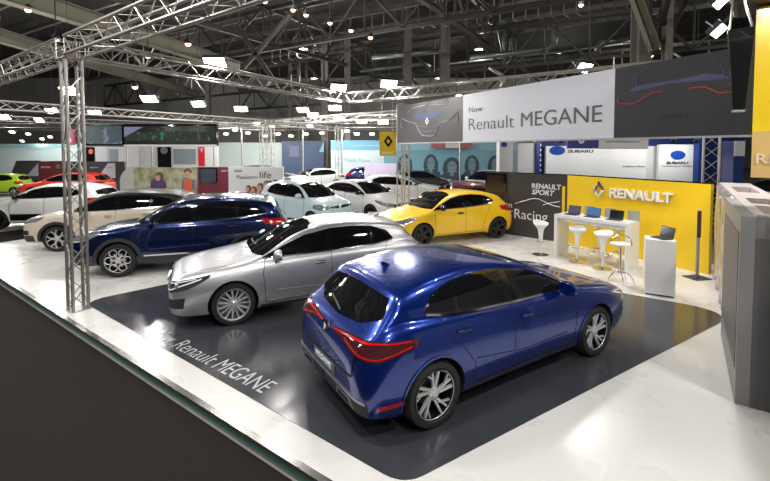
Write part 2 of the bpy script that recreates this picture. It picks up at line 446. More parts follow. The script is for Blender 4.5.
TWI = dict(L=3.595, fo=.60, wb=2.492, R=.30, wm=.82, tum=.36, tab=[
 (0.00,.66,.62,.42,.50,.40),(.025,.76,.72,.56,.64,.26),(.08,.82,.78,.64,.72,.20),(.18,.88,.83,.69,.775,.19),(.35,.95,.89,.71,.81,.18),
 (.55,1.0,.93,.725,.82,.18),(.72,1.05,.95,.73,.82,.18),(.9,1.16,.965,.73,.815,.18),(1.15,1.34,.975,.73,.81,.18),(1.4,1.46,.985,.73,.81,.18),
 (1.75,1.535,.995,.73,.81,.18),(2.15,1.555,1.01,.73,.815,.18),(2.55,1.54,1.03,.725,.82,.18),(2.9,1.50,1.06,.715,.82,.18),(3.1,1.46,1.08,.705,.815,.19),
 (3.18,1.42,1.08,.70,.81,.19),(3.24,1.32,1.075,.695,.80,.19),(3.34,1.15,1.05,.685,.79,.20),(3.43,.98,.94,.675,.77,.21),
 (3.52,.90,.86,.65,.73,.24),(3.565,.80,.76,.60,.67,.28),(3.588,.68,.64,.52,.58,.36),(3.595,.60,.56,.42,.46,.42)])

def make_car(name, spec, paintm, wheel, loc, rz, label, kind, far=False, opts={}):
    car = empty(name, loc, rz); tag(car, label, 'car')
    tab = spec['tab']; X0 = spec['fo']+spec['wb']/2; L = spec['L']; R = spec['R']; wm = spec['wm']
    W2 = spec['wb']/2
    bm = body_cage(tab, X0, spec['tum'])
    me = bpy.data.meshes.new('body'); bm.to_mesh(me); bm.free()
    body = newobj('body', me, [paintm, M['well']], car)
    sub = body.modifiers.new('s', 'SUBSURF'); sub.levels = sub.render_levels = 2 if far else 3
    sme = evald(body); sk = Skin(sme)
    # wheel wells cut into the closed body
    bm = bmesh.new()
    for sx in (1, -1):
        for sy in (1, -1):
            mx = Matrix.Translation((sx*W2, sy*(wm+.1), R)) @ Matrix.Rotation(pi/2, 4, 'X')
            n = 40; rad = R+spec.get('gap', .042)
            A = []; B = []
            for i in range(n):
                a = 2*pi*i/n
                A.append(bm.verts.new(mx @ Vector((cos(a)*rad, sin(a)*rad, -.25)))); B.append(bm.verts.new(mx @ Vector((cos(a)*rad, sin(a)*rad, .40*sy if sy > 0 else -.25))) if False else bm.verts.new(mx @ Vector((cos(a)*rad, sin(a)*rad, 0))))
            for v in A: v.co.y = sy*(wm+.3)
            for v in B: v.co.y = sy*(wm-.34)
            for i in range(n): bm.faces.new((A[i], A[(i+1)%n], B[(i+1)%n], B[i]))
            bm.faces.new(A); bm.faces.new(B)
    bmesh.ops.recalc_face_normals(bm, faces=bm.faces)
    for f in bm.faces: f.material_index = 1
    cme = bpy.data.meshes.new('c'); bm.to_mesh(cme); bm.free()
    for k in (paintm, M['well']): cme.materials.append(k)
    cut = bpy.data.objects.new('c', cme); COL.objects.link(cut)
    b = body.modifiers.new('b', 'BOOLEAN'); b.operation = 'DIFFERENCE'; b.object = cut; b.solver = 'EXACT'
    cut.parent = car
    dg = bpy.context.evaluated_depsgraph_get(); dg.update()
    nme = evald(body); body.modifiers.clear(); body.data = nme; bpy.data.objects.remove(cut)
    nme.name = 'body'
    for p in nme.polygons: p.use_smooth = True
    nme.set_sharp_from_angle(angle=.75)
    if opts.get('twotone'):
        nme.materials.append(M['roofblack'])
        for p in nme.polygons:
            if p.center.z > opts['twotone']: p.material_index = 2
    zs = lambda s, c: interp(tab, s, c)
    X = lambda s: X0-s
    P = sk.patch; S = sk.strip
    wheels = []
    for sx in (1, -1):
        for sy in (1, -1):
            make_wheel(R, wheel, car, (sx*W2, sy*(wm-.125), R), sy, far=far)
    dlo = opts['dlo']           # (bottom polyline, top polyline) in (s, z)
    B_, T_ = dlo
    lo = [(X(s), z) for s, z in B_]; hi = [(X(s), z) for s, z in T_]
    for sg in (1, -1):
        fr = P('window_frame', lo, hi, 'side', M['gloss'], car, .003, 26, 6, sg=sg)
        # window panes between the pillars
        def at(pl, s):
            pl = sorted(pl)
            for a, b2 in zip(pl, pl[1:]):
                if a[0] <= s <= b2[0]: return a[1]+(b2[1]-a[1])*(s-a[0])/max(1e-6, b2[0]-a[0])
            return pl[0][1] if s < pl[0][0] else pl[-1][1]
        for s0, s1 in opts['panes']:
            ss = [s0+(s1-s0)*i/12 for i in range(13)]
            l2 = []; h2 = []
            for s in ss:
                b0 = at(B_, s)+.02; t0 = at(T_, s)-.022
                if t0 < b0: t0 = b0+.002
                l2.append((X(s), b0)); h2.append((X(s), t0))
            P('window', l2, h2, 'side', M['glass'], car, .006, 16, 5, sg=sg)
        if opts.get('trim', True):
            S('window_trim', [(X(s), z-.008) for s, z in B_], 'side', .02, M['chrome'] if not opts.get('blacktrim') else M['gloss'], car, .008, 26, sg=sg)
        # doors
        if not far:
            for line in opts['seams']:
                S('door_seam', [(X(s), z) for s, z in line], 'side', .009, M['seam'], car, .0015, 22, sg=sg)
            for (s, z) in opts['handles']:
                q, nn = sk.hit('side', (X(s), z), sg=sg)
                bm = bmesh.new()
                sweep(bm, [q+Vector((.085, .0, -.002)), q+Vector((.075, sg*.028, 0)), q+Vector((0, sg*.036, .002)), q+Vector((-.075, sg*.030, .004)), q+Vector((-.09, 0, .004))], [.010, .013, .014, .013, .010], 8)
                bobj('door_handle', bm, opts.get('handlemat', paintm), car, True)
                P('handle_recess', [(X(s)-.08, z-.025), (X(s)+.08, z-.025)], [(X(s)-.08, z+.02), (X(s)+.08, z+.02)], 'side', M['seam'], car, .001, 8, 3, sg=sg)
            S('sill_crease', [(X(s), z) for s, z in opts['crease']], 'side', .012, paintm, car, .007, 22, sg=sg, thick=.01)
        else:
            for line in opts['seams'][:2]:
                S('door_seam', [(X(s), z) for s, z in line], 'side', .014, M['seam'], car, .0015, 12, sg=sg)
        P('sill_trim', [(X(s), tab[9][5]-.005+.02) for s in (opts['sill'][0], opts['sill'][1])], [(X(s), opts['sill'][2]) for s in (opts['sill'][0], opts['sill'][1])], 'side', opts.get('sillmat', M['plastic']), car, .006, 16, 3, sg=sg)
        if opts.get('sillchrome'):
            s0, s1, z0, z1, w = opts['sillchrome']
            S('sill_strip', [(X(s0), z0), (X(s1), z1)], 'side', w, opts.get('sillchromemat', M['chrome']), car, .011, 18, sg=sg)
        # wheel arch lips
        aw = opts.get('arch', .022); am = opts.get('archmat', paintm); gp = spec.get('gap', .042)
        for sx in (1, -1):
            ang = [radians(a) for a in range(-8, 189, 7)]
            lo2 = [(sx*W2+cos(a)*(R+gp+.001), R+sin(a)*(R+gp+.001)) for a in ang]
            hi2 = [(sx*W2+cos(a)*(R+gp+aw), R+sin(a)*(R+gp+aw)) for a in ang]
            P('wheel_arch_trim', lo2, hi2, 'side', am, car, .010, 28, 2, sg=sg, thick=.03)
        # mirror
        ms, mz = opts['mirror']
        q, nn = sk.hit('side', (X(ms), mz), sg=sg)
        bm = bmesh.new()
        mm = Matrix.Translation(q+Vector((.0, sg*.125, .035))) @ Matrix.Rotation(sg*.15, 4, 'Z') @ Matrix.Diagonal((.085, .135, .088, 1))
        bmesh.ops.create_icosphere(bm, subdivisions=3, radius=1, matrix=mm)
        for v in bm.verts:
            lx = v.co.x-(q.x-.02)
            if lx < 0: v.co.x = q.x-.02+lx*.25
        mo = bobj('mirror', bm, opts.get('mirrormat', paintm), car, True)
        bm = bmesh.new(); sweep(bm, [q-Vector((0, sg*.02, 0)), q+Vector((0, sg*.07, .005))], [.03, .022], 8)
        bobj('mirror_stalk', bm, M['gloss'], mo, True)
        # head lamps, tail lamps
        hl = opts['head']; lm = P('headlight', hl[0], hl[1], 'rad', opts.get('headmat', M['lampdark']), car, .006, 16, 5, cx=X(.95), sg=sg)
        for dr in opts.get('drl', []):
            S('light_strip', dr[0], 'rad', dr[1], M['drl'], lm, .010, 16, cx=X(.95), sg=sg)
        for (a, z, r) in opts.get('lens', []):
            q, nn = sk.hit('rad', (a, z), X(.95), sg)
            bm = bmesh.new(); lathe(bm, [(0, .018), (r*.6, .012), (r*.8, .006), (r*.85, .012), (r, .012), (r, -.01)], 20, frame(q+nn*.004, Vector((0, 0, 1)).cross(nn), nn.cross(Vector((0, 0, 1)).cross(nn))))
            bobj('lens', bm, M['lamp'], lm, sharp=.6)
        tl = opts['tail']; tm = P('taillight', tl[0], tl[1], 'rad', opts.get('tailmat', M['redlamp']), car, .010, 18, 5, cx=X(L-1.0), sg=sg)
        for dr in opts.get('tailstrip', []):
            S('light_strip', dr[0], 'rad', dr[1], M['redglow'], tm, .014, 16, cx=X(L-1.0), sg=sg)
        for fg in opts.get('fog', []):
            P(fg[3], fg[0], fg[1], 'rad', fg[2], car, .005, 12, 4, cx=X(.95), sg=sg)
        for fg in opts.get('rearbits', []):
            P(fg[3], fg[0], fg[1], 'rad', fg[2], car, .006, 12, 4, cx=X(L-1.0), sg=sg)
    # glass front and rear
    ws = opts['shield']
    lo = [(y, z) for y, z in ws[0]]; hi = [(y, z) for y, z in ws[1]]
    P('windshield', lo, hi, 'front', M['glass'], car, .005, 22, 12)
    rg = opts['rearglass']; P('rear_window', rg[0], rg[1], 'rear', M['glass'], car, .005, 22, 10)
    for nm, lo, hi, mm_, md in opts.get('centre', []):
        P(nm, lo, hi, md, mm_, car, .006, 20, 5)
    for nm, line, w, mm_, md in opts.get('lines', []):
        S(nm, line, md, w, mm_, car, .010, 20)
    # hood cut line, wipers
    if not far:
        hs = opts['hood']
        for sg in (1, -1):
            S('bonnet_seam', [(X(s), y) for s, y in hs], 'top', .008, M['seam'], car, .0015, 18, sg=sg)
        S('wiper', [(-.55, ws[0][len(ws[0])//2][1]+.03), (.1, ws[0][len(ws[0])//2][1]+.05)], 'front', .012, M['plastic'], car, .015, 10)
    if opts.get('roof'):
        s0, s1, w = opts['roof'][:3]
        P('roof_panel', [(X(s0), -w), (X(s1), -w)], [(X(s0), w), (X(s1), w)], 'top', opts['roof'][3], car, .005, 22, 12)
    if opts.get('rails'):
        s0, s1, y = opts['rails']
        for sg in (1, -1):
            bm = bmesh.new(); pts = []
            for i in range(13):
                s = s0+(s1-s0)*i/12; q, nn = sk.hit('top', (X(s), y), sg=sg)
                pts.append(q+Vector((0, 0, .0 if i in (0, 12) else .035)))
            sweep(bm, pts, .012, 6); bobj('roof_rail', bm, M['chrome'], car, True)
    # badges
    for md, y, z, w, h in opts.get('badge', []):
        q, nn = sk.hit(md, (y, z))
        up = Vector((0, 0, 1)); xd = up.cross(nn).normalized(); yd = nn.cross(xd)
        bm = bmesh.new(); renault_diamond(bm, w, h, .018, frame(q+nn*.008, xd, yd))
        bobj('badge', bm, M['badge'], car)
    for md, t, y0, y1, z, cap, mm_ in opts.get('lettering', []):
        q, nn = sk.hit(md, ((y0+y1)/2, z)); up = Vector((0, 0, 1)); xd = up.cross(nn).normalized(); yd = nn.cross(xd)
        me = text_mesh(t, abs(y1-y0), cap, .003, .01); me.transform(frame(q+nn*.012-xd*abs(y1-y0)/2, xd, yd)); newobj('plate_letters', me, mm_, car)
    if opts.get('antenna'):
        s = opts['antenna']; q, nn = sk.hit('top', (X(s), 0)); bm = bmesh.new()
        prism(bm, [(.07, 0), (-.05, 0), (-.07, .055), (-.05, .06)], -.012, .012, Matrix.Translation(q) @ Matrix.Rotation(pi/2, 4, 'X'))
        bobj('antenna', bm, opts.get('antmat', paintm), car)
    car['_skin'] = 0; del car['_skin']
    return car, sk, X
M['whitetext'] = mat('white_letter', (.82, .82, .82), .4, noise=.02)
def O_meg(p, gt):
    o = dict(
     dlo=([(1.36,.968),(2.4,.992),(3.3,1.03),(3.62,1.085)], [(1.36,.978),(1.7,1.13),(2.05,1.262),(2.5,1.338),(2.9,1.35),(3.25,1.325),(3.52,1.24),(3.64,1.105)]),
     panes=[(1.40,2.41),(2.52,3.20),(3.25,3.60)],
     seams=[[(2.47,.985),(2.47,.30)], [(1.40,.965),(1.36,.75),(1.40,.30)], [(3.50,1.05),(3.42,.86),(3.22,.70),(3.08,.52),(3.05,.30)], [(1.40,.30),(3.05,.30)]],
     handles=[(2.27,.835),(3.22,.875)], crease=[(1.55,.47),(2.3,.45),(3.05,.55)], sill=(1.32,3.18,.255), mirror=(1.60,.985),
     head=([(22,.60),(38,.575),(52,.63),(66,.76)], [(22,.675),(40,.725),(54,.765),(67,.80)]),
     drl=[([(60,.755),(48,.685),(38,.61),(30,.60)], .016), ([(24,.665),(40,.705),(56,.755)], .010)], lens=[(33,.645,.03),(43,.675,.034)],
     tail=([(173,.862),(160,.85),(147,.80),(136,.775),(117,.86)], [(173,.888),(160,.912),(147,.932),(136,.938),(115,.92)]), tailmat=M['smokelamp'],
     tailstrip=[([(172,.875),(160,.892),(148,.908),(136,.922),(120,.91)], .015), ([(158,.868),(146,.82),(136,.80),(120,.868)], .013)],
     fog=[([(26,.32),(48,.34)],[(26,.45),(50,.50)], M['plastic'], 'fog_intake')],
     shield=([(-.73,1.0),(-.45,.99),(0,.995),(.45,.99),(.73,1.0)], [(-.53,1.345),(-.3,1.385),(0,1.395),(.3,1.385),(.53,1.345)]),
     rearglass=([(-.66,1.085),(-.42,1.0),(0,.972),(.42,1.0),(.66,1.085)], [(-.565,1.235),(-.3,1.255),(0,1.262),(.3,1.255),(.565,1.235)]),
     centre=[('grille', [(-.50,.575),(0,.545),(.50,.575)], [(-.50,.66),(0,.69),(.50,.66)], M['gloss'], 'front'),
             ('lower_intake', [(-.52,.25),(0,.235),(.52,.25)], [(-.46,.42),(0,.43),(.46,.42)], M['plastic'], 'front'),
             ('licence_plate', [(-.26,.465),(.26,.465)], [(-.26,.575),(.26,.575)], M['plate'], 'rear')],
     lines=[('grille_bar', [(-.44,.60),(0,.575),(.44,.60)], .012, M['chrome'], 'front'), ('grille_bar', [(-.46,.635),(0,.625),(.46,.635)], .010, M['chrome'], 'front')],
     hood=[(.20,.46),(.42,.62),(.8,.71),(1.2,.745)], badge=[('front', 0, .635, .145, .185), ('rear', 0, .86, .125, .155)], antenna=3.6)
    if gt:
        o['rearbits'] = [([(178,.27),(160,.27),(140,.28)], [(178,.40),(160,.40),(140,.385)], M['plastic'], 'diffuser'),
                         ([(165,.295),(147,.30)], [(163,.385),(150,.38)], M['satin'], 'exhaust_tip'), ([(162.5,.315),(150,.318)], [(161.5,.365),(152,.362)], M['well'], 'exhaust_opening'),
                         ([(136,.33),(124,.35)], [(136,.37),(124,.385)], M['redlamp'], 'reflector')]
        o['lines'] += [('diffuser_edge', [(-.76,.40),(-.5,.42),(0,.42),(.5,.42),(.76,.40)], .024, M['satin'], 'rear'), ('tailgate_seam', [(-.60,.60),(-.42,.585),(.42,.585),(.60,.60)], .008, M['seam'], 'rear'),
                       ('tailgate_seam', [(-.60,.60),(-.62,.80)], .008, M['seam'], 'rear'), ('tailgate_seam', [(.60,.60),(.62,.80)], .008, M['seam'], 'rear'), ('rear_wiper', [(-.02,1.0),(.30,1.06)], .014, M['plastic'], 'rear')]
        o['trim'] = True
        o['lettering'] = [('rear', 'MEGANE', -.19, .19, .495, .055, M['whitetext'])]
    else:
        o['sillchrome'] = (1.42, 3.02, .30, .335, .026)
    return o
def O_kad(p, **k):
    o = dict(
     dlo=([(1.32,1.088),(2.4,1.105),(3.4,1.155),(3.93,1.225)], [(1.32,1.098),(1.6,1.24),(1.9,1.38),(2.3,1.475),(2.9,1.505),(3.4,1.475),(3.8,1.37),(3.95,1.245)]),
     panes=[(1.37,2.33),(2.45,3.25),(3.33,3.90)],
     seams=[[(2.39,1.10),(2.39,.36)], [(1.36,1.08),(1.32,.8),(1.38,.36)], [(3.42,1.15),(3.36,.95),(3.15,.78),(3.02,.36)], [(1.38,.36),(3.02,.36)]],
     handles=[(2.2,.94),(3.18,.98)], crease=[(1.5,.60),(2.3,.58),(3.1,.66)], sill=(1.28,3.2,.42), sillmat=M['cladding'], mirror=(1.55,1.11), mirrormat=p,
     arch=.075, archmat=M['cladding'], sillchrome=(1.42,2.98,.43,.445,.03), handlemat=p,
     head=([(24,.76),(40,.745),(54,.79),(66,.90)], [(24,.845),(40,.875),(54,.92),(67,.955)]), headmat=M['lamp'],
     drl=[([(26,.77),(42,.755),(56,.81)], .016)], lens=[(36,.81,.036),(46,.835,.036)],
     tail=([(160,1.0),(145,.96),(134,.95),(117,1.0)], [(160,1.05),(145,1.07),(134,1.10),(114,1.12)]),
     fog=[([(30,.46),(50,.48)],[(30,.58),(50,.60)], M['plastic'], 'fog_intake'), ([(0,.26),(30,.26),(56,.30)],[(0,.42),(30,.44),(56,.46)], M['cladding'], 'bumper_guard')],
     rearbits=[([(178,.28),(150,.28),(130,.3)], [(178,.50),(150,.50),(130,.5)], M['cladding'], 'bumper_guard')],
     shield=([(-.73,1.11),(-.45,1.10),(0,1.10),(.45,1.10),(.73,1.11)], [(-.56,1.485),(-.3,1.535),(0,1.55),(.3,1.535),(.56,1.485)]),
     rearglass=([(-.62,1.20),(0,1.14),(.62,1.20)], [(-.56,1.37),(0,1.41),(.56,1.37)]),
     centre=[('grille', [(-.50,.72),(0,.68),(.50,.72)], [(-.50,.80),(0,.83),(.50,.80)], M['gloss'], 'front'),
             ('lower_intake', [(-.50,.40),(.50,.40)], [(-.44,.60),(.44,.60)], M['plastic'], 'front')],
     lines=[('grille_bar', [(-.48,.735),(0,.71),(.48,.735)], .014, M['chrome'], 'front')],
     hood=[(.20,.5),(.42,.66),(.8,.72),(1.15,.75)], badge=[('front', 0, .77, .155, .20)], rails=(1.9,3.9,.60), antenna=3.9)
    o.update(k); return o
def O_cli(p, **k):
    o = dict(
     dlo=([(1.20,.985),(2.2,1.005),(3.0,1.05),(3.26,1.12)], [(1.20,.995),(1.5,1.14),(1.8,1.262),(2.15,1.335),(2.55,1.35),(2.95,1.315),(3.18,1.23),(3.29,1.145)]),
     panes=[(1.24,2.17),(2.29,2.92),(2.96,3.24)],
     seams=[[(2.23,1.0),(2.23,.29)], [(1.24,.98),(1.18,.75),(1.22,.29)], [(3.10,1.07),(3.05,.88),(2.9,.70),(2.82,.29)], [(1.22,.29),(2.82,.29)]],
     handles=[(2.05,.85)], crease=[(1.5,.45),(2.1,.44),(2.8,.55)], sill=(1.2,2.95,.25), mirror=(1.42,1.0), mirrormat=M['gloss'], handlemat=M['gloss'],
     head=([(22,.60),(38,.58),(52,.63),(66,.76)], [(22,.68),(40,.74),(54,.80),(68,.83)]), headmat=M['lamp'],
     drl=[([(24,.60),(38,.595),(52,.65)], .014)], lens=[(36,.665,.034),(47,.70,.036)],
     tail=([(160,.88),(145,.83),(134,.80),(118,.88)], [(160,.95),(145,.98),(134,1.0),(116,.99)]),
     fog=[([(28,.30),(50,.32)],[(28,.42),(48,.44)], M['plastic'], 'fog_intake')],
     shield=([(-.70,1.0),(-.4,.995),(0,1.005),(.4,.995),(.70,1.0)], [(-.53,1.345),(-.3,1.385),(0,1.398),(.3,1.385),(.53,1.345)]),
     rearglass=([(-.60,1.09),(0,1.03),(.60,1.09)], [(-.53,1.21),(0,1.24),(.53,1.21)]),
     centre=[('grille', [(-.46,.56),(0,.51),(.46,.56)], [(-.46,.65),(0,.69),(.46,.65)], M['gloss'], 'front'),
             ('lower_intake', [(-.55,.23),(0,.22),(.55,.23)], [(-.5,.40),(0,.42),(.5,.40)], M['plastic'], 'front')],
     hood=[(.18,.44),(.40,.60),(.7,.66),(1.05,.69)], badge=[('front', 0, .62, .15, .19)])
    o.update(k); return o
def O_twi(p, **k):
    o = dict(
     dlo=([(.98,1.02),(1.8,1.04),(2.5,1.07),(2.93,1.14)], [(.98,1.03),(1.15,1.19),(1.4,1.36),(1.75,1.445),(2.2,1.46),(2.6,1.44),(2.85,1.34),(2.96,1.17)]),
     panes=[(1.03,1.88),(2.0,2.55),(2.62,2.90)],
     seams=[[(1.94,1.04),(1.94,.30)], [(1.0,1.01),(.95,.8),(1.0,.30)], [(2.72,1.08),(2.62,.85),(2.5,.7),(2.42,.30)], [(1.0,.30),(2.42,.30)]],
     handles=[(1.78,.90)], crease=[(1.2,.5),(1.8,.48),(2.4,.58)], sill=(.95,2.68,.30), mirror=(1.18,1.05), mirrormat=p, handlemat=p,
     head=([(30,.70),(46,.66),(62,.72)], [(30,.80),(46,.85),(62,.83)]), headmat=M['lamp'], lens=[(46,.76,.055)],
     tail=([(150,.86),(134,.82),(122,.88)], [(150,1.0),(134,1.02),(122,1.0)]),
     fog=[([(34,.40),(50,.41)],[(34,.48),(48,.49)], M['drl'], 'running_light')],
     shield=([(-.67,1.05),(-.4,1.03),(0,1.035),(.4,1.03),(.67,1.05)], [(-.53,1.42),(-.3,1.465),(0,1.48),(.3,1.465),(.53,1.42)]),
     rearglass=([(-.58,1.10),(0,1.05),(.58,1.10)], [(-.55,1.33),(0,1.38),(.55,1.33)]),
     centre=[('grille', [(-.48,.72),(0,.68),(.48,.72)], [(-.48,.77),(0,.78),(.48,.77)], M['gloss'], 'front'),
             ('lower_intake', [(-.50,.24),(.50,.24)], [(-.44,.38),(.44,.38)], M['plastic'], 'front')],
     hood=[(.15,.44),(.3,.58),(.5,.62),(.8,.64)], badge=[('front', 0, .73, .15, .19)])
    o.update(k); return o
make_car('hatchback_car', MEG, M['blue'], 'gt', (1.15, 5.42, 0), .56, 'dark blue hatchback seen from behind on the dark gloss floor, nearest of all the cars', 'meg', opts=O_meg(M['blue'], True))
make_car('hatchback_car', MEG, M['silver'], 'ten', (-1.43, 7.67, 0), 3.555, 'silver grey hatchback behind the near blue car on the dark gloss floor', 'meg', opts=O_meg(M['silver'], False))
make_car('crossover_car', KAD, M['navy'], 'petal', (-4.532, 9.925, 0), 3.396, 'dark blue crossover on the white floor between the lattice post and the silver car', 'kad', opts=O_kad(M['navy']))
c, _, _ = make_car('crossover_car', KAD, M['cream'], 'star', (-7.5, 12.0, 0), 3.33, 'cream crossover with black roof behind the dark blue crossover', 'kad', opts=O_kad(M['cream'], roof=(1.8, 4.08, .60, M['roofblack']), twotone=1.24, rails=None, mirrormat=M['gloss']))
c.scale = (.955,)*3
make_car('hatchback_car', CLI, M['yellow'], 'dark', (1.868, 12.795, 0), 3.576, 'bright yellow small hatchback beside the black racing wall', 'cli', opts=O_cli(M['yellow']))
# ---------------------------------------------------------------- the place
U = Vector((.81, -.586, 0)).normalized()      # along the front edge of the stage
V = Vector((.586, .81, 0)).normalized()       # away from the front edge
def P2(v): return (v[0], v[1])
# floors
bm = bmesh.new(); abox(bm, -75, 75, -20, 85, -.30, -.115); struct(bobj('floor', bm, M['hallfloor']))
plat = [(-11.47,11.19),(7.6,-2.5),(15,5),(7.9,9.3),(6.3,12.5),(5.2,14.6),(9.0,20.5),(-2.6,27.6)]
bm = bmesh.new(); prism(bm, plat, -.115, 0); o = bobj('floor_stage', bm, M['whitefloor']); struct(o)
bm = bmesh.new()
a = Vector((-11.47,11.19,0)); b = Vector((7.6,-2.5,0)); d = (b-a).normalized(); nn = Vector((-d.y, d.x, 0))*-1
if nn.y > 0: nn = -nn
prism(bm, [P2(a), P2(a+nn*.02), P2(b+nn*.02), P2(b)], -.115, -.016)
fa = bobj('trim_1', bm, M['glassedge']); struct(fa)
bm = bmesh.new(); prism(bm, [P2(a-nn*.045), P2(a+nn*.024), P2(b+nn*.024), P2(b-nn*.045)], -.016, .004)
struct(bobj('trim_2', bm, mat('edge_aluminium', (.55, .53, .50), .18, .9, noise=.3, nscale=2.2)))
cp = [P2(a+nn*.05-d*4), P2(b+nn*.05), P2(b+nn*16), P2(a+nn*16-d*10)]
bm = bmesh.new(); prism(bm, cp, -.115, -.108); struct(bobj('floor_carpet', bm, M['carpet']))
# dark strip and the grey stage of the neighbour at the left
bm = bmesh.new(); prism(bm, [(-11.6,11.3),(-2.7,27.8),(-4.2,28.9),(-13.6,12.9)], -.115, -.105); struct(bobj('floor_aisle', bm, M['carpet']))
bm = bmesh.new(); prism(bm, [(-13.4,13.2),(-4.4,29.4),(-14,36),(-24,19.2)], -.115, -.02); struct(bobj('floor_neighbour', bm, floor_mat('grey_laminate', (.40, .39, .38), .25, .35, .05)))
# dark gloss floor with rounded corners
def rounded(pts, rads, seg=10):
    out = []; n = len(pts)
    for i in range(n):
        p = Vector(pts[i]); a = Vector(pts[i-1]); b = Vector(pts[(i+1) % n]); r = rads[i]
        u = (a-p).normalized(); w = (b-p).normalized(); ang = u.angle(w); t = r/tan(ang/2)
        p0 = p+u*t; p1 = p+w*t
        for k in range(seg+1):
            s = k/seg; out.append(tuple((p0*(1-s)**2+p*2*s*(1-s)+p1*s*s)))
    return out
mA, mB, mC, mD = (-5.32,7.32), (-.93,11.64), (5.78,6.80), (.15,3.27)
mat_pts = rounded([mA, mB, mC, mD], [.35, .5, .55, .30])
bm = bmesh.new(); prism(bm, mat_pts, 0, .006); struct(bobj('floor_dark_mat', bm, M['blackmat']))
M['print'] = mat('white_print', (.50, .50, .51), .35, noise=.02)
q0 = G(171, 347); q1 = G(262, 394.5); xd = (q1-q0).normalized(); yd = Vector((-xd.y, xd.x, 0)); hgt = .30
W_ = (q1-q0).length
fl = empty('floor_lettering', tuple(q0)); fl.location.z = .006
def ft(name, s, dx, w, h, off):
    me = text_mesh(s, w, h, .0006, off); me.transform(frame(Vector((0, 0, .001))+xd*dx, xd, yd)); return newobj(name, me, M['print'], fl)
ft('letters', 'Renault', 0, W_*.44, .25, -.012); ft('letters', 'MEGANE', W_*.49, W_*.50, .25, -.004); ft('letters', 'New', -W_*.30, W_*.22, .25, -.012)
tag(fl, 'white lettering printed on the dark gloss floor along its front edge', 'lettering')

# ---------------------------------------------------------------- walls of the stand
def panel(name, p0, p1, z0, z1, th, m, parent=None, bev=0):
    """upright slab whose camera-side face runs p0 -> p1 (left to right), thickness goes away from the camera"""
    p0 = Vector((p0[0], p0[1], 0)); p1 = Vector((p1[0], p1[1], 0)); L = (p1-p0).length
    x = (p1-p0).normalized(); back = Vector((-x.y, x.x, 0))
    mx = Matrix.Identity(4)
    for i in range(3): mx[i][0] = x[i]; mx[i][1] = back[i]; mx[i][3] = p0[i]
    bm = bmesh.new(); abox(bm, 0, L, 0, th, z0, z1, mx, bev)
    return bobj(name, bm, m, parent)
class Wall:
    def __init__(s, p0, p1):
        s.p0 = Vector((p0[0], p0[1], 0)); s.p1 = Vector((p1[0], p1[1], 0)); s.x = (s.p1-s.p0).normalized(); s.n = Vector((s.x.y, -s.x.x, 0)); s.L = (s.p1-s.p0).length
    def at(s, u, v): return onwall(u, v, s.p0, s.p1)
    def pt(s, a, z, off=0): return s.p0+s.x*a+s.n*off+Vector((0, 0, z))
    def mx(s, a, z, off=0): return frame(s.pt(a, z, off), s.x, (0, 0, 1))
    def text(s, name, t, u0, v0, u1, v1, cap, m, parent, ext=.004, off=0, shear=0):
        a0, z0 = s.at(u0, v0); a1, z1 = s.at(u1, v1)
        return put_text(name, t, s.pt(a0, (z0+z1)/2, .002+ext), s.x, (0, 0, 1), a1-a0, cap, m, parent, ext, off, shear)
    def poly(s, name, pts, m, parent, th=.004, off=0):
        """flat print piece; pts are (along, height)"""
        bm = bmesh.new(); prism(bm, pts, off, off+th, s.mx(0, 0)); return bobj(name, bm, m, parent)
    def line(s, name, pts, r, m, parent, off=.006):
        bm = bmesh.new(); sweep(bm, [s.pt(a, z, off) for a, z in pts], r, 6); return bobj(name, bm, m, parent)
def ell(cx, cz, rx, rz, n=24, a0=0, a1=2*pi): return [(cx+rx*cos(a0+(a1-a0)*i/n), cz+rz*sin(a0+(a1-a0)*i/n)) for i in range(n)]
def smooth_line(pts, n=8):
    out = []
    P = [pts[0]]+list(pts)+[pts[-1]]
    for i in range(1, len(P)-2):
        for k in range(n):
            t = k/n; p = [P[i-1], P[i], P[i+1], P[i+2]]
            out.append(tuple(.5*((2*p[1][j])+(-p[0][j]+p[2][j])*t+(2*p[0][j]-5*p[1][j]+4*p[2][j]-p[3][j])*t*t+(-p[0][j]+3*p[1][j]-3*p[2][j]+p[3][j])*t**3) for j in (0, 1)))
    out.append(tuple(pts[-1])); return out
M['yellowwall'] = mat('yellow_wall', (.84, .55, .008), .38, noise=.02, coat=.25, coatr=.15)
M['yellowgloss'] = mat('yellow_gloss', (.84, .58, .02), .2, noise=.05, coat=.6)
M['blackwall'] = mat('anthracite_wall', (.046, .041, .040), .45, noise=.05)
M['greytext'] = mat('grey_letter', (.10, .10, .11), .5, noise=.05)
M['whitewall'] = mat('white_wall', (.76, .77, .78), .5, noise=.02)
yw0, yw1 = (5.18, 11.95), (6.92, 8.93); WH = 1.94
bw0 = (3.30, 13.75)
Y = Wall(yw0, yw1)
yo = empty('yellow_wall', (yw0[0], yw0[1], 0)); tag(yo, 'long yellow wall with the white brand name behind the white desk', 'display wall')
def root_panel(e, *a, **k):
    o = panel(*a, **k, parent=None); o.parent = e; o.matrix_parent_inverse = Matrix.Translation(-Vector(e.location)); return o
def adopt(o, e):
    o.parent = e; o.data.transform(Matrix.Translation(-Vector(e.location))) if e.rotation_euler.z == 0 else None; return o
adopt(panel('panel', yw0, yw1, 0, WH, .12, M['yellowwall']), yo)
adopt(panel('top_cap', yw0, yw1, WH, WH+.03, .14, M['gloss']), yo)
a, z = Y.at(598.5, 189.5)
bm = bmesh.new(); renault_diamond(bm, .36, .47, .06, Y.mx(a, z, .004)); adopt(bobj('logo_diamond', bm, M['badge']), yo)
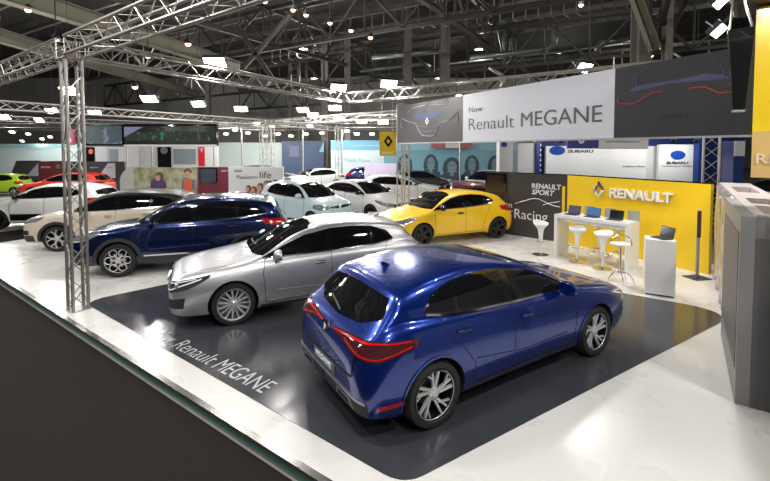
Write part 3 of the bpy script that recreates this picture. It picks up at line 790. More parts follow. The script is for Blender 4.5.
adopt(Y.text('letters', 'RENAULT', 610.5, 197.5, 673.5, 202, .22, M['whitetext'], None, .025, .028), yo)
B = Wall(bw0, yw0)
bo = empty('racing_wall', (bw0[0], bw0[1], 0)); tag(bo, 'anthracite wall with white racing lettering right of the yellow car', 'display wall')
adopt(panel('panel', bw0, yw0, 0, WH, .10, M['blackwall']), bo)
adopt(panel('top_cap', bw0, yw0, WH, WH+.025, .12, M['gloss']), bo)
for t, u0, v0, u1, v1, cap, of, sh in (('RENAULT', 532, 187.5, 561, 190.5, .145, .02, 0), ('SPORT', 532, 193.8, 554.5, 196.2, .145, .02, .2),
        ('Racing', 514.5, 217, 547.5, 223, .30, -.005, 0), ('for', 506, 213.5, 512.5, 214.5, .19, -.008, 0), ('Passion', 492, 205.5, 512, 208.5, .20, -.01, 0)):
    adopt(B.text('letters', t, u0, v0, u1, v1, cap, M['whitetext'], None, .004, of, sh), bo)
lp = [B.at(u, v) for u, v in ((515, 203.5), (520, 202), (526, 200.5), (532, 198.8), (539, 199.2), (546, 202.5), (553, 205.5), (560, 207))]
adopt(B.line('car_outline', smooth_line(lp, 5), .012, M['whitetext'], None), bo)
lp = [B.at(u, v) for u, v in ((543, 205), (550, 203), (560, 201.5))]
adopt(B.line('car_outline', smooth_line(lp, 5), .010, M['whitetext'], None), bo)
a0, z0 = B.at(567, 185); a1, z1 = B.at(566, 213)
adopt(B.poly('yellow_stripe', [(B.L-.14, .0), (B.L-.06, .0), (B.L-.06, 1.62), (B.L-.14, 1.62)], M['yellowwall'], None, .01), bo)
# television in a frame at the left end of the racing wall
tv = empty('television', tuple(B.pt(.04, 1.15))); tag(tv, 'small dark television in a black frame at the left end of the racing wall', 'television')
sa, sz = B.at(488, 191); sb, sz2 = B.at(506.5, 172.5)
adopt(B.poly('frame', [(0, sz), (sb, sz), (sb, WH-.03), (0, WH-.03)], M['gloss'], None, .05, .001), tv)
adopt(B.poly('screen', [(.06, sz+.06), (sb-.07, sz+.06), (sb-.07, WH-.09), (.06, WH-.09)], mat('brown_dark_screen', (.018, .012, .010), .25, noise=.3, nscale=3), None, .005, .051), tv)

# white desk
D0 = G(553.5, 256); D1 = G(627.5, 271.5)
D0.z = D1.z = 0
dx = (D1-D0).normalized(); dn = Vector((dx.y, -dx.x, 0)); Ld = (D1-D0).length; Hd = 1.06; Dd = .62
desk = empty('reception_desk', tuple(D0)); tag(desk, 'long white high desk with laptops in front of the yellow wall', 'desk')
dm = Matrix.Identity(4)
for i in range(3): dm[i][0] = dx[i]; dm[i][1] = -dn[i]
def dbox(name, x0, x1, y0, y1, z0, z1, m, bev=.004):
    bm = bmesh.new(); abox(bm, x0, x1, y0, y1, z0, z1, dm, bev); return bobj(name, bm, m, desk)
dbox('top', 0, Ld, 0, Dd, Hd-.08, Hd, M['whitelam']); dbox('side_panel', 0, .07, 0, Dd, 0, Hd-.08, M['whitelam']); dbox('side_panel', Ld-.07, Ld, 0, Dd, 0, Hd-.08, M['whitelam'])
dbox('front_apron', .07, Ld-.07, .10, .13, Hd-.16, Hd-.08, M['whitelam'])
def dp(x, y, z=Hd): return D0+dx*x-dn*y+Vector((0, 0, z))
# laptops on the desk, each with a clear price stand beside it
M['screenblue'] = emis('laptop_screen_lit', (.05, .28, .75), .9)
M['screendark'] = mat('laptop_screen_dark', (.012, .012, .015), .1, noise=.3)
M['screenpic'] = emis('laptop_screen_photo', (.12, .14, .32), .6)
M['silverplastic'] = mat('laptop_case', (.03, .03, .032), .4, noise=.1)
def laptop(loc, rz, scr, label, group=None, case=None):
    t = empty('laptop', tuple(loc), rz); t.scale = (.86, .86, .86); tag(t, label, 'laptop', group)
    bm = bmesh.new(); abox(bm, -.18, .18, -.12, .12, 0, .018, None, .004); k = bobj('base', bm, case or M['silverplastic'], t)
    bm = bmesh.new(); abox(bm, -.155, .155, -.03, .09, .018, .021); bobj('keyboard', bm, M['plastic'], k)
    bm = bmesh.new(); mx = Matrix.Translation((0, .12, .015)) @ Matrix.Rotation(-.25, 4, 'X')
    abox(bm, -.18, .18, 0, .012, 0, .24, mx, .003); l = bobj('lid', bm, case or M['silverplastic'], t)
    bm = bmesh.new(); abox(bm, -.165, .165, -.003, .001, .015, .225, mx); bobj('screen', bm, scr, l)
    return t
rz = atan2(dx.y, dx.x)
laps = [(.42, 'screenpic', 'dark laptop with a picture on its screen at the left end of the desk'), (1.05, 'screenblue', 'middle laptop on the white desk with a bright blue screen'), (1.72, 'screendark', 'black laptop with a dark screen nearest the right end of the desk')]
sc_ = Ld/2.25
M['acrylic'] = mat('frosted_acrylic', (.55, .66, .68), .15, noise=.03, trans=.55)
for k, (x, s, lb) in enumerate(laps):
    laptop(dp(x*sc_, .26), rz, M[s], lb)
    t = empty('acrylic_stand', tuple(dp(x*sc_+.31, .53)), rz); tag(t, ['clear acrylic sheet stand beside the left laptop on the desk', 'clear acrylic sheet stand between the middle and right laptops', 'clear acrylic sheet stand at the right end of the white desk'][k], 'sign holder', 'sheet stands on the desk')
    bm = bmesh.new(); abox(bm, -.13, .13, .0, .006, .005, .22); bobj('sheet', bm, M['acrylic'], t)
    bm = bmesh.new(); abox(bm, -.13, .13, -.04, .05, 0, .006); bobj('foot', bm, M['acrylic'], t)
# white cube counter with a laptop
c0 = G(644.3, 294.3); c1 = G(675, 298.6); cx_ = (c1-c0).normalized(); cn = Vector((-cx_.y, cx_.x, 0)); Wc = (c1-c0).length; Hc = 1.03
cu = empty('info_counter', tuple(c0)); tag(cu, 'narrow white cube counter at the right of the desk with a black laptop', 'counter')
cm = Matrix.Identity(4)
for i in range(3): cm[i][0] = cx_[i]; cm[i][1] = cn[i]
bm = bmesh.new(); abox(bm, 0, Wc, 0, .42, .03, Hc, cm, .004); bobj('cabinet', bm, M['whitelam'], cu)
bm = bmesh.new(); abox(bm, .02, Wc-.02, .02, .40, 0, .03, cm); bobj('plinth', bm, M['gloss'], cu)
bm = bmesh.new(); abox(bm, Wc, Wc+.012, .10, .13, .80, .84, cm); bobj('latch', bm, M['satin'], cu)
laptop(c0+cx_*(Wc*.55)+cn*.22+Vector((0, 0, Hc)), atan2(cx_.y, cx_.x)-.9, M['screendark'], 'open black laptop on the narrow white counter')
# slim display post with a dark foot
tp = G(697, 278); t = empty('display_post', tuple(tp), .2); tag(t, 'slim silver display post on a dark square foot before the yellow wall', 'post')
bm = bmesh.new(); abox(bm, -.20, .20, -.17, .17, 0, .015); bobj('foot_plate', bm, M['cladding'], t)
bm = bmesh.new(); abox(bm, -.035, .035, -.012, .012, .015, 1.42, None, .003); bobj('post', bm, M['satin'], t)
bm = bmesh.new(); abox(bm, -.05, .05, -.016, -.012, .85, 1.40, None, .001); bobj('info_strip', bm, M['wood'], t)

# stools
def bucket_stool(loc, rz, label):
    t = empty('bar_stool', loc, rz); tag(t, label, 'stool', 'white bucket bar stools')
    bm = bmesh.new(); lathe(bm, [(0, .022), (.03, .022), (.19, .012), (.205, .004), (.205, 0), (0, 0)], 32); bobj('base', bm, M['chrome'], t, sharp=.6)
    bm = bmesh.new(); tube(bm, (0, 0, .02), (0, 0, .36), .026, 16); bobj('column', bm, M['chrome'], t, sharp=.6)
    # flowing seat shell: narrow neck opening into a wide bucket
    bm = bmesh.new(); rings = []
    prof = [(.34, .045, .045, 0), (.45, .05, .05, 0), (.56, .06, .06, 0), (.66, .085, .08, 0), (.72, .135, .12, .0), (.76, .19, .165, .0), (.80, .205, .18, .01)]
    n = 28
    for z, rx, ry, dy in prof:
        rings.append([bm.verts.new((rx*cos(2*pi*k/n), ry*sin(2*pi*k/n)+dy, z+(.07*max(0, sin(2*pi*k/n))**2 if z > .74 else 0)+(.02*abs(cos(2*pi*k/n)) if z > .79 else 0))) for k in range(n)])
    for z, f in ((.79, .90), (.75, .80), (.735, .5), (.73, 0.05)):
        rings.append([bm.verts.new((.20*f*cos(2*pi*k/n), .175*f*sin(2*pi*k/n), z+(.06*f*max(0, sin(2*pi*k/n))**2))) for k in range(n)])
    for A, Bq in zip(rings, rings[1:]):
        for k in range(n): bm.faces.new((A[k], A[(k+1)%n], Bq[(k+1)%n], Bq[k]))
    bm.faces.new(rings[0][::-1]); bm.faces.new(rings[-1])
    bobj('seat', bm, M['whitelam'], t, True)
    bm = bmesh.new(); sweep(bm, [(-.17, -.02, .36), (-.17, -.14, .36), (0, -.19, .36), (.17, -.14, .36), (.17, -.02, .36)], .009, 6); tube(bm, (-.17, -.02, .36), (.17, -.02, .36), .008, 6); bobj('footrest', bm, M['chrome'], t, True)
    return t
def star_stool(loc, rz, label, back=True):
    t = empty('swivel_stool', loc, rz); tag(t, label, 'stool')
    for k in range(5):
        a = 2*pi*k/5; bm = bmesh.new()
        sweep(bm, [(.03*cos(a), .03*sin(a), .20), (.12*cos(a), .12*sin(a), .20), (.20*cos(a), .20*sin(a), .13), (.26*cos(a), .26*sin(a), .015)], .012, 6); bobj('leg', bm, M['chrome'], t, True)
    bm = bmesh.new(); tube(bm, (0, 0, .18), (0, 0, .74), .022, 12); bobj('column', bm, M['chrome'], t, sharp=.6)
    bm = bmesh.new(); lathe(bm, [(0, .74), (.14, .745), (.175, .76), (.18, .785), (.165, .80), (0, .805)], 28); bobj('seat', bm, M['whitelam'], t, True)
    if back:
        bm = bmesh.new(); sweep(bm, [(.19*cos(x), .19*sin(x), .76+.16*max(0, sin((x+.3)/(pi+.6)*pi))) for x in [(-.3+(pi+.6)*i/14) for i in range(15)]], .011, 6); bobj('back_rail', bm, M['chrome'], t, True)
    return t
bucket_stool(tuple(G(540.5, 254.5)), .5, 'white bucket bar stool alone in front of the racing wall')
bucket_stool(tuple(G(577, 261.5)), -.9, 'white bucket bar stool at the left half of the desk')
bucket_stool(tuple(G(602.5, 268.5)), -1.1, 'white bucket bar stool at the middle of the desk')
star_stool(tuple(G(620, 282)), -.6, 'round white swivel stool with chrome star foot before the desk end')
star_stool(tuple(dp(Ld*.42, .82, 0)), 1, 'chrome star foot stool behind the desk, left of the two', False)
star_stool(tuple(dp(Ld*.70, .80, 0)), .4, 'chrome star foot stool behind the desk, right of the two', False)

# right hand partition with planters on top
M['panelgrey'] = mat('grey_satin_panel', (.22, .215, .215), .45, .1, noise=.04, nscale=2)
M['panelgrey2'] = mat('dark_grey_satin_panel', (.10, .09, .09), .5, 0, noise=.04, nscale=2)
M['mirrorpanel'] = mat('wavy_gloss_panel', (.56, .53, .50), .10, .7, noise=.05, bump=.0)
M['toplam'] = mat('light_top_laminate', (.47, .42, .40), .35, noise=.04)
K0 = Vector((3.70, 4.36, 0)); KX = Vector((4.93, 6.10, 0))-K0; KX.normalize(); KN = Vector((KX.y, -KX.x, 0))
pw = empty('partition_wall', tuple(K0)); tag(pw, 'long grey partition with recessed openings on top at the right of the stage', 'partition')
km = Matrix.Identity(4)
for i in range(3): km[i][0] = KX[i]; km[i][1] = KN[i]
def kbox(name, x0, x1, y0, y1, z0, z1, m, bev=0, parent=pw):
    bm = bmesh.new(); abox(bm, x0, x1, y0, y1, z0, z1, km, bev); return bobj(name, bm, m, parent)
HH = 2.0
kbox('stepped_panel', 0, 2.05, 0, .12, 0, HH, M['panelgrey'], .004)
kbox('dark_inset', .10, 1.95, -.006, 0, .35, HH-.20, M['panelgrey2'])
# core body, top made of rails around the recesses
kbox('core', .0, 5.4, .16, .58, 0, HH-.22, M['panelgrey2'])
kbox('front_rail', .0, 5.4, .12, .22, HH-.22, HH, M['toplam'])
kbox('back_rail', .0, 5.4, .50, .60, HH-.22, HH, M['toplam'])
for x0, x1 in ((-.0, .30), (1.15, 1.35), (2.1, 3.1), (4.3, 5.4)): kbox('cross_rail', x0, x1, .22, .50, HH-.22, HH, M['toplam'])
for x0, x1 in ((.30, 1.15), (1.35, 2.1), (3.1, 4.3)): kbox('recess_floor', x0, x1, .22, .50, HH-.20, HH-.16, M['wood'])
# wavy glossy front of the far half
bm = bmesh.new(); g = []
for i in range(61):
    x = 2.05+(5.3-2.05)*i/60; yv = .10+.03*sin(i*.8)+.02*sin(i*.37+1); g.append([bm.verts.new(km @ Vector((x, yv+.012*sin(j*1.1+i*.2), j/8*(HH-.02)))) for j in range(9)])
for i in range(60):
    for j in range(8): bm.faces.new((g[i][j], g[i+1][j], g[i+1][j+1], g[i][j+1]))
r = bmesh.ops.extrude_face_region(bm, geom=list(bm.faces)); vs = [e for e in r['geom'] if isinstance(e, bmesh.types.BMVert)]
for v in vs: v.co += km.to_3x3() @ Vector((0, .03, 0))
bobj('wavy_panel', bm, M['mirrorpanel'], pw, True)
# curved end piece nearest the camera
bm = bmesh.new()
prof = [(-.06, .14), (-.06, .60), (.9, .60)]
pts = [( .0, .12), (.0, .30), (-.04, .44), (-.14, .54), (-.34, .60), (-.60, .62), (-2.2, .64), (-2.2, 1.0), (0.0, 1.0)]
prism(bm, [(p[0], p[1]) for p in pts], 0, HH, km); bobj('curved_end', bm, M['panelgrey'], pw, sharp=.5)
bm = bmesh.new(); prism(bm, [(p[0]*.999+.0, p[1]) for p in pts], HH, HH+.02, km); bobj('end_top', bm, M['toplam'], pw)

# ---------------------------------------------------------------- trusses
SQ = .29
def truss(name, a, b, label, size=SQ, group=None, m=None, seg=.30, r=.025, rl=.008, cat='truss', far=False):
    a = Vector(a); b = Vector(b); t = empty(name, tuple(a)); tag(t, label, cat, group)
    m = m or M['truss']
    d = (b-a).normalized(); L = (b-a).length
    if abs(d.z) > .9: s = U.copy(); w = V.copy()
    else:
        s = d.cross(Vector((0, 0, 1))).normalized(); w = s.cross(d).normalized()
    h = size/2; cn = [s*h+w*h, -s*h+w*h, -s*h-w*h, s*h-w*h]
    ns = 6 if far else 10
    if not far:
        for c in cn:
            bm = bmesh.new(); tube(bm, c, c+d*L, r, ns); bobj('chord', bm, m, t, sharp=.6)
        bm = bmesh.new()
    else:
        bm = bmesh.new()
        for c in cn: tube(bm, c, c+d*L, r, ns)
        bobj('chords', bm, m, t, sharp=.6); bm = bmesh.new()
    n = max(2, round(L/seg)); st = L/n
    for k in range(4):
        c0, c1 = cn[k], cn[(k+1) % 4]
        for i in range(n):
            p, q = (c0, c1) if (i+k) % 2 == 0 else (c1, c0)
            tube(bm, p+d*(i*st), q+d*((i+1)*st), rl, 5)
    for i in (0, n):
        for k in range(4): tube(bm, cn[k]+d*(i*st), cn[(k+1) % 4]+d*(i*st), rl, 5)
    bobj('lacing', bm, m, t, sharp=.6)
    return t
ZB = 4.20; zc = ZB+SQ/2
pil = Vector((-5.16, 7.0, 0))
post = truss('truss_post', pil, pil+Vector((0, 0, ZB-.03)), 'lattice truss post standing on the white stage near its front edge', seg=.28, size=.22)
bm = bmesh.new(); mx = Matrix.Identity(4)
for i in range(3): mx[i][0] = U[i]; mx[i][1] = V[i]
abox(bm, -.15, .15, -.15, .15, 0, .012, mx); bobj('base_plate', bm, M['satin'], post)
bm = bmesh.new(); abox(bm, -.16, .16, -.16, .16, ZB-.04, ZB-.03, mx); bobj('corner_block', bm, M['truss'], post)
crn = Vector((-1.25, 13.9, 0)); zv = Vector((0, 0, zc))
truss('truss_beam', pil-U*13+zv, pil-U*.18+zv, 'overhead truss beam leaving the lattice post to the left')
truss('truss_beam', pil+U*.18+zv, pil+U*9.5+zv, 'overhead truss beam rising from the lattice post to the top')
bd = (crn-pil).normalized()
truss('truss_beam', pil+bd*.2+zv, crn-bd*.18+zv, 'overhead truss beam running back from the lattice post over the dark blue cars')
right_c = crn+U*10.6
truss('truss_beam', crn+zv, right_c+zv, 'overhead truss beam above the hanging banner, running right')
truss('truss_post', Vector((7.44, 9.62, -.115)), Vector((7.44, 9.62, ZB)), 'lattice truss post rising behind the corner of the yellow wall', seg=.28)
bl = Vector((.62, 14.35, 0))
truss('truss_post', bl, bl+Vector((0, 0, ZB)), 'lattice truss post behind the left end of the banner', m=M['trussfar'], far=True)
# rows of farther trusses
far = [
 ((-19.5, 5.5), (-6.8, 24.5), 4.05, 'second overhead truss row, behind the lattice post at the left', ),
 ((-6.8, 24.5), (1.6, 17.6), 4.05, 'overhead truss going right from the far four legged post'),
 ((-30, 16.5), (-9, 38), 4.3, 'third overhead truss row far at the left'),
 ((-13.5, 33), (4.5, 20.2), 4.3, 'far truss crossing behind the yellow hanging sign'),
 ((-34, 30), (6, 30), 4.2, 'distant truss above the black screen banner'),
 ((-36, 42), (10, 40), 4.5, 'most distant straight truss before the back wall'),
 ((1.6, 17.6), (9.4, 11.9), 4.1, 'truss running behind the white banner toward the right'),
 ((-6.8, 24.5), (-3, 36), 4.1, 'truss going away from the far four legged post')]
for a, b, z, lb in far:
    truss('truss_beam', (a[0], a[1], z+.15), (b[0], b[1], z+.15), lb, m=M['trussfar'], far=True, seg=.42, r=.026, rl=.013)
for x, y, h, lb in ((-6.55, 24.3, 4.1, 'far lattice post, right of the pair above the purple wall'), (-7.2, 24.9, 4.1, 'far lattice post, left of the pair above the purple wall'),
                    (-3.1, 28, 4.2, 'slim lattice post behind the two small pale cars'), 
                    (-17.2, 29.9, 4.2, 'lattice post left of the large colour screen'), (5.4, 19.5, 3.0, 'lattice post beside the white logo pillar')):
    truss('truss_post', (x, y, -.115 if y > 20 or x > 7 else 0), (x, y, h), lb, m=M['trussfar'], far=True, seg=.4, size=.26, r=.024, rl=.012)

# thin single poles of far stands
M['pole'] = mat('grey_pole', (.45, .44, .42), .4, .4, noise=.05)
for u, Dp, lb in ((127, 25.6, 'thin pole at the left end of the black screen'), (214, 25.6, 'thin pole at the right end of the black screen'), (242, 30, 'thin pole before the pale green wall'),
                  (303, 31, 'thin pole before the slate blue wall'), (342, 31, 'thin pole at the left of the white slogan wall'), (460, 27, 'thin pole before the portrait wall'), (152, 30, 'thin pole left of the black emblem banner')):
    X_ = (u-385)/CF*Dp; o = None
    bm = bmesh.new(); tube(bm, (0, 0, 0), (0, 0, 4.25), .05, 10); o = bobj('pole', bm, M['pole'], None, sharp=.6); o.location = (X_, Dp, -.115 if u not in (460,) else -.115); tag(o, lb, 'pole')

# ---------------------------------------------------------------- hanging banner
p0 = Vector((.43, 14.0, 0)); p1 = Vector((4.93, 5.68, 0))
N = Wall(p0, p1)
_, zt0 = N.at(398, 107.5); _, zb0 = N.at(398, 143.5); _, zt1 = N.at(735, 45.5); _, zb1 = N.at(750, 133.5)
ZT = (zt0+zt1)/2; ZBn = (zb0+zb1)/2
print('banner', zt0, zb0, zt1, zb1, N.L)
ban = empty('hanging_banner', tuple(p0)); tag(ban, 'long hanging banner in grey, white and dark sections with a car name', 'banner')
s1, _ = N.at(463, 120); s2, _ = N.at(614.5, 100); s3 = N.L
M['bangrey'] = mat('banner_grey', (.068, .063, .066), .55, noise=.04); M['banwhite'] = mat('banner_white', (.74, .75, .82), .55, noise=.01); M['bandark'] = mat('banner_slate', (.020, .021, .029), .55, noise=.08, nscale=1)
for nm, a0, a1, m in (('grey_section', 0, s1, M['bangrey']), ('white_section', s1, s2, M['banwhite']), ('dark_section', s2, s3, M['bandark'])):
    adopt(panel(nm, N.pt(a0, 0), N.pt(a1, 0), ZBn, ZT, .06, m), ban)
adopt(panel('bottom_rail', N.pt(0, 0), N.pt(s3, 0), ZBn-.03, ZBn, .06, M['satin']), ban)
for uu in (400, 500, 612):
    a0, _ = N.at(uu, 100)
    bm = bmesh.new(); tube(bm, N.pt(a0, ZT, -.03), N.pt(a0, 4.3, -.03), .006, 6); adopt(bobj('hanging_wire', bm, M['satin']), ban)
adopt(N.text('letters', 'New', 469, 112.5, 482.5, 111.5, .14, M['greytext'], None, .003, -.012), ban)
adopt(N.text('letters', 'Renault', 469, 130.5, 514, 127, .30, M['greytext'], None, .003, -.014), ban)
adopt(N.text('letters', 'MEGANE', 521, 126.5, 602, 121.8, .31, M['greytext'], None, .003, -.002), ban)
M['sketch'] = mat('pale_sketch_line', (.42, .43, .50), .5, noise=.05); M['sketchblue'] = mat('blue_sketch_glow', (.05, .065, .16), .5, noise=.3, nscale=3)
M['sketchred'] = mat('red_sketch_line', (.55, .06, .06), .5, noise=.05)
def nl(name, pts, r, m, off=.006, sm=5): 
    adopt(N.line(name, smooth_line([N.at(u, v) for u, v in pts], sm), r, m, None, off), ban)
# front view of a car on the grey section (read off the print)
def zz(x, y): return (390+x/3.348, 80+y/3.348)
nl('sketch_line', [zz(60, 108), zz(85, 92), zz(125, 84), zz(170, 82), (448, 103.8)], .010, M['sketch'])
nl('sketch_line', [zz(42, 128), zz(62, 140), zz(85, 145), zz(95, 165), zz(108, 184), zz(128, 188), zz(148, 186), zz(158, 166), zz(168, 146), zz(195, 135), zz(225, 108)], .012, M['sketch'])
nl('sketch_line', [zz(40, 128), zz(38, 155), zz(44, 162)], .010, M['sketch'])
nl('sketch_line', [zz(226, 108), zz(228, 135), zz(216, 150)], .010, M['sketch'])
nl('sketch_line', [zz(98, 152), zz(122, 158), zz(158, 150)], .006, M['sketch'])
nl('sketch_line', [zz(104, 168), zz(124, 173), zz(152, 166)], .006, M['sketch'])
a, z = N.at(*zz(124, 138)); bm = bmesh.new(); renault_diamond(bm, .20, .24, .01, N.mx(a, z, .003)); adopt(bobj('logo_diamond', bm, M['whitetext']), ban)
adopt(N.poly('sketch_bonnet', [N.at(*zz(x, y)) for x, y in ((80, 128), (124, 132), (190, 112), (170, 104), (120, 112), (85, 120))], M['sketchblue'], None, .003, .001), ban)
# rear view of a car on the dark section
def yy(x, y): return (600+x/4.37, y/4.37)
nl('tail_line', [yy(80, 430), yy(86, 452), yy(150, 452), yy(190, 430), yy(230, 408), yy(275, 400)], .010, M['sketchred'])
nl('tail_line', [yy(388, 387), yy(450, 380), yy(490, 392), yy(530, 405), yy(590, 397)], .010, M['sketchred'])
adopt(N.poly('sketch_shoulder', [N.at(*yy(x, y)) for x, y in ((125, 402), (160, 398), (300, 366), (480, 350), (570, 342), (545, 325), (460, 322), (330, 350), (180, 372), (150, 380))], M['sketchblue'], None, .003, .001), ban)
nl('sketch_line', [yy(165, 375), yy(162, 350), yy(182, 325)], .008, M['sketchblue'])
nl('sketch_line', [yy(545, 340), yy(535, 290), yy(500, 268)], .008, M['sketchblue'])
adopt(N.text('letters', 'RENAULT', 659, 120, 688, 118, .09, M['cladding'], None, .002, .02), ban)

# ---------------------------------------------------------------- yellow lantern, loudspeaker at the right
yb = empty('yellow_lightbox', (4.15, 4.78, 2.37), -.72); tag(yb, 'big hanging yellow box at the right edge with a tan lettered reflection painted below', 'lightbox')
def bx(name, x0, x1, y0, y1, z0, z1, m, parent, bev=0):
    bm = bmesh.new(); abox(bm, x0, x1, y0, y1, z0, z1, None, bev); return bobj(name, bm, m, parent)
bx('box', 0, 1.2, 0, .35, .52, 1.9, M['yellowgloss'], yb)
bx('reflection_band', .0, 1.2, .0, .35, 0, .52, mat('tan_reflection', (.62, .42, .16), .15, noise=.1, coat=.6), yb)  # tan reflection put into the colour of the lower part
me = text_mesh('RENAULT', .8, .11, .006, .01); me.transform(frame(Vector((.04, -.007, .16)), (1, 0, 0))); newobj('letters', me, mat('reflected_letter', (.75, .62, .42), .3, noise=.02), yb)  # letters belong to the painted reflection
bx('canopy', -.22, 1.5, -.25, .5, 1.92, 2.15, M['wood'], yb, .05)
sp = empty('loudspeaker', (3.90, 4.68, 3.12), -.6); tag(sp, 'black tapered loudspeaker hanging between the dark banner end and the yellow box', 'loudspeaker')
bm = bmesh.new(); vs = abox(bm, -.13, .13, -.12, .12, 0, .88, None, .01)
for v in vs:
    if v.is_valid: k = v.co.z/.88; v.co.x *= .42+.45*k; v.co.y *= .5+.35*k
bobj('cabinet', bm, M['gloss'], sp); bx('bottom_plate', -.055, .055, -.06, .06, -.02, 0, M['satin'], sp)
bm = bmesh.new(); tube(bm, (-.1, 0, .88), (-.06, 0, 1.5), .012, 8); tube(bm, (.1, 0, .88), (-.06, 0, 1.5), .012, 8); bobj('bracket', bm, M['chrome'], sp)

# hanging yellow logo sign
ys = empty('hanging_sign', (0, 0, 0)); 
Ds = 16.0; xa = (379.5-385)/CF*Ds; xb = (396-385)/CF*Ds; za = CH-(156-148.6)/CF*Ds; zb_ = CH+(148.6-131.5)/CF*Ds
ys.location = (xa, Ds, za); tag(ys, 'yellow square hanging sign with a silver diamond left of the banner', 'sign')
bx('box', 0, xb-xa, 0, .5, 0, zb_-za, M['yellowgloss'], ys, .01)
bm = bmesh.new(); renault_diamond(bm, .34, .46, .03, frame(Vector(((xb-xa)/2+.02, -.002, (zb_-za)*.60)), (1, 0, 0))); bobj('logo_diamond', bm, M['gloss'], ys)
me = text_mesh('RENAULT', .46, .075, .004, .03); me.transform(frame(Vector((.10, -.005, .09)), (1, 0, 0))); newobj('letters', me, M['whitetext'], ys)
bm = bmesh.new(); tube(bm, (.1, .25, zb_-za), (.1, .25, 4.5-za), .008, 6); tube(bm, (.5, .25, zb_-za), (.5, .25, 4.5-za), .008, 6); bobj('hanging_wire', bm, M['satin'], ys)
PW = 1.0
CZ = 13.0
M['lampface'] = emis('flood_lamp_face', (1, .97, .93), 26)
M['lampsmall'] = emis('far_lamp_face', (1, .97, .93), 14)
M['warm'] = emis('warm_bulb', (1, .52, .32), 12)
def arealight(name, loc, rot, size, power, col=(1, .975, .94), parent=None, sy=None):
    l = bpy.data.lights.new(name, 'AREA'); l.energy = power; l.shape = 'RECTANGLE'; l.size = size; l.size_y = sy or size; l.color = col
    o = bpy.data.objects.new(name, l); COL.objects.link(o); o.location = loc; o.rotation_euler = rot
    if parent: o.parent = parent
    return o
def pointlight(parent, loc, power, r, col=(1, .97, .93)):
    l = bpy.data.lights.new('lamp_light', 'POINT'); l.energy = power; l.shadow_soft_size = r; l.color = col
    o = bpy.data.objects.new('lamp_light', l); COL.objects.link(o); o.parent = parent; o.location = loc
def flood(loc, rz_, label, w=.5, h=.32, power=0, tilt=-.9, face=None, group=None, cable=False):
    e = empty('flood_lamp', tuple(loc), rz_); tag(e, label, 'lamp', group)
    mx = Matrix.Rotation(tilt, 4, 'X')
    bm = bmesh.new(); abox(bm, -w/2, w/2, -h/2, h/2, .0, .10, mx, .01); bobj('housing', bm, M['plastic'], e)
    bm = bmesh.new(); abox(bm, -w/2+.02, w/2-.02, -h/2+.02, h/2-.02, -.006, .001, mx); bobj('lamp_face', bm, face or M['lampface'], e)
    bm = bmesh.new(); sweep(bm, [mx @ Vector((-w/2-.01, 0, .05)), mx @ Vector((-w/2-.01, 0, .20)), mx @ Vector((w/2+.01, 0, .20)), mx @ Vector((w/2+.01, 0, .05))], .012, 6); bobj('bracket', bm, M['satin'], e)
    if cable:
        bm = bmesh.new(); tube(bm, (0, 0, .1), (0, 0, CZ-loc[2]), .006, 5); bobj('suspension_cable', bm, M['plastic'], e)
    if power:
        d = mx.to_3x3() @ Vector((0, 0, -1)); arealight('flood_light', mx @ Vector((0, 0, -.02)), (tilt, 0, 0), w-.04, power, parent=e, sy=h-.04) if power != 380*PW else pointlight(e, mx @ Vector((0, 0, -.12)), power, .08)
    return e
# ---------------------------------------------------------------- graphics walls behind the cars
def FW(u0, u1, Dp, v_top, zbot=-.115, v_bot=None):
    """wall facing the camera at depth Dp measured off the photograph: x0, x1, z0, z1"""
    x0 = (u0-385)/CF*Dp; x1 = (u1-385)/CF*Dp; z1 = CH+(148.6-v_top)/CF*Dp
    return x0, x1, (zbot if v_bot is None else CH+(148.6-v_bot)/CF*Dp), z1
def fwall(name, u0, u1, Dp, v_top, m, label, cat='display wall', zbot=-.115, v_bot=None, th=.15, group=None):
    x0, x1, z0, z1 = FW(u0, u1, Dp, v_top, zbot, v_bot)
    e = empty(name, (x0, Dp, z0)); tag(e, label, cat, group)
    bm = bmesh.new(); abox(bm, 0, x1-x0, 0, th, 0, z1-z0); bobj('panel', bm, m, e)
    e['w'] = x1-x0; e['h'] = z1-z0; e['d'] = Dp
    return e
def fpt(e, u, v):
    Dp = e['d']; return ((u-385)/CF*Dp-e.location.x, CH+(148.6-v)/CF*Dp-e.location.z)
def fpoly(e, name, uv, m, off=.004, th=.006):
    pts = [fpt(e, u, v) for u, v in uv]; bm = bmesh.new()
    prism(bm, pts, off, off+th, frame(Vector((0, 0, 0)), (1, 0, 0))); return bobj(name, bm, m, e)
def frect(e, name, u0, v0, u1, v1, m, off=.004, th=.02):
    return fpoly(e, name, [(u0, v1), (u1, v1), (u1, v0), (u0, v0)], m, off, th)
def fell(e, name, u, v, ru, rv, m, off=.006, n=20, th=.006):
    return fpoly(e, name, [(u+ru*cos(2*pi*i/n), v-rv*sin(2*pi*i/n)) for i in range(n)], m, off, th)
def ftext(e, t, u0, v0, u1, cap_px, m, off=0, shear=0, ext=.004, o=.008):
    a = fpt(e, u0, v0); b = fpt(e, u1, v0); me = text_mesh(t, b[0]-a[0], cap_px/CF*e['d'], ext, off, shear)
    me.transform(frame(Vector((a[0], -o-ext, a[1])), (1, 0, 0))); return newobj('letters', me, m, e)
def cmat(name, c, r=.5, **k): return mat(name, c, r, noise=k.pop('noise', .06), **k)
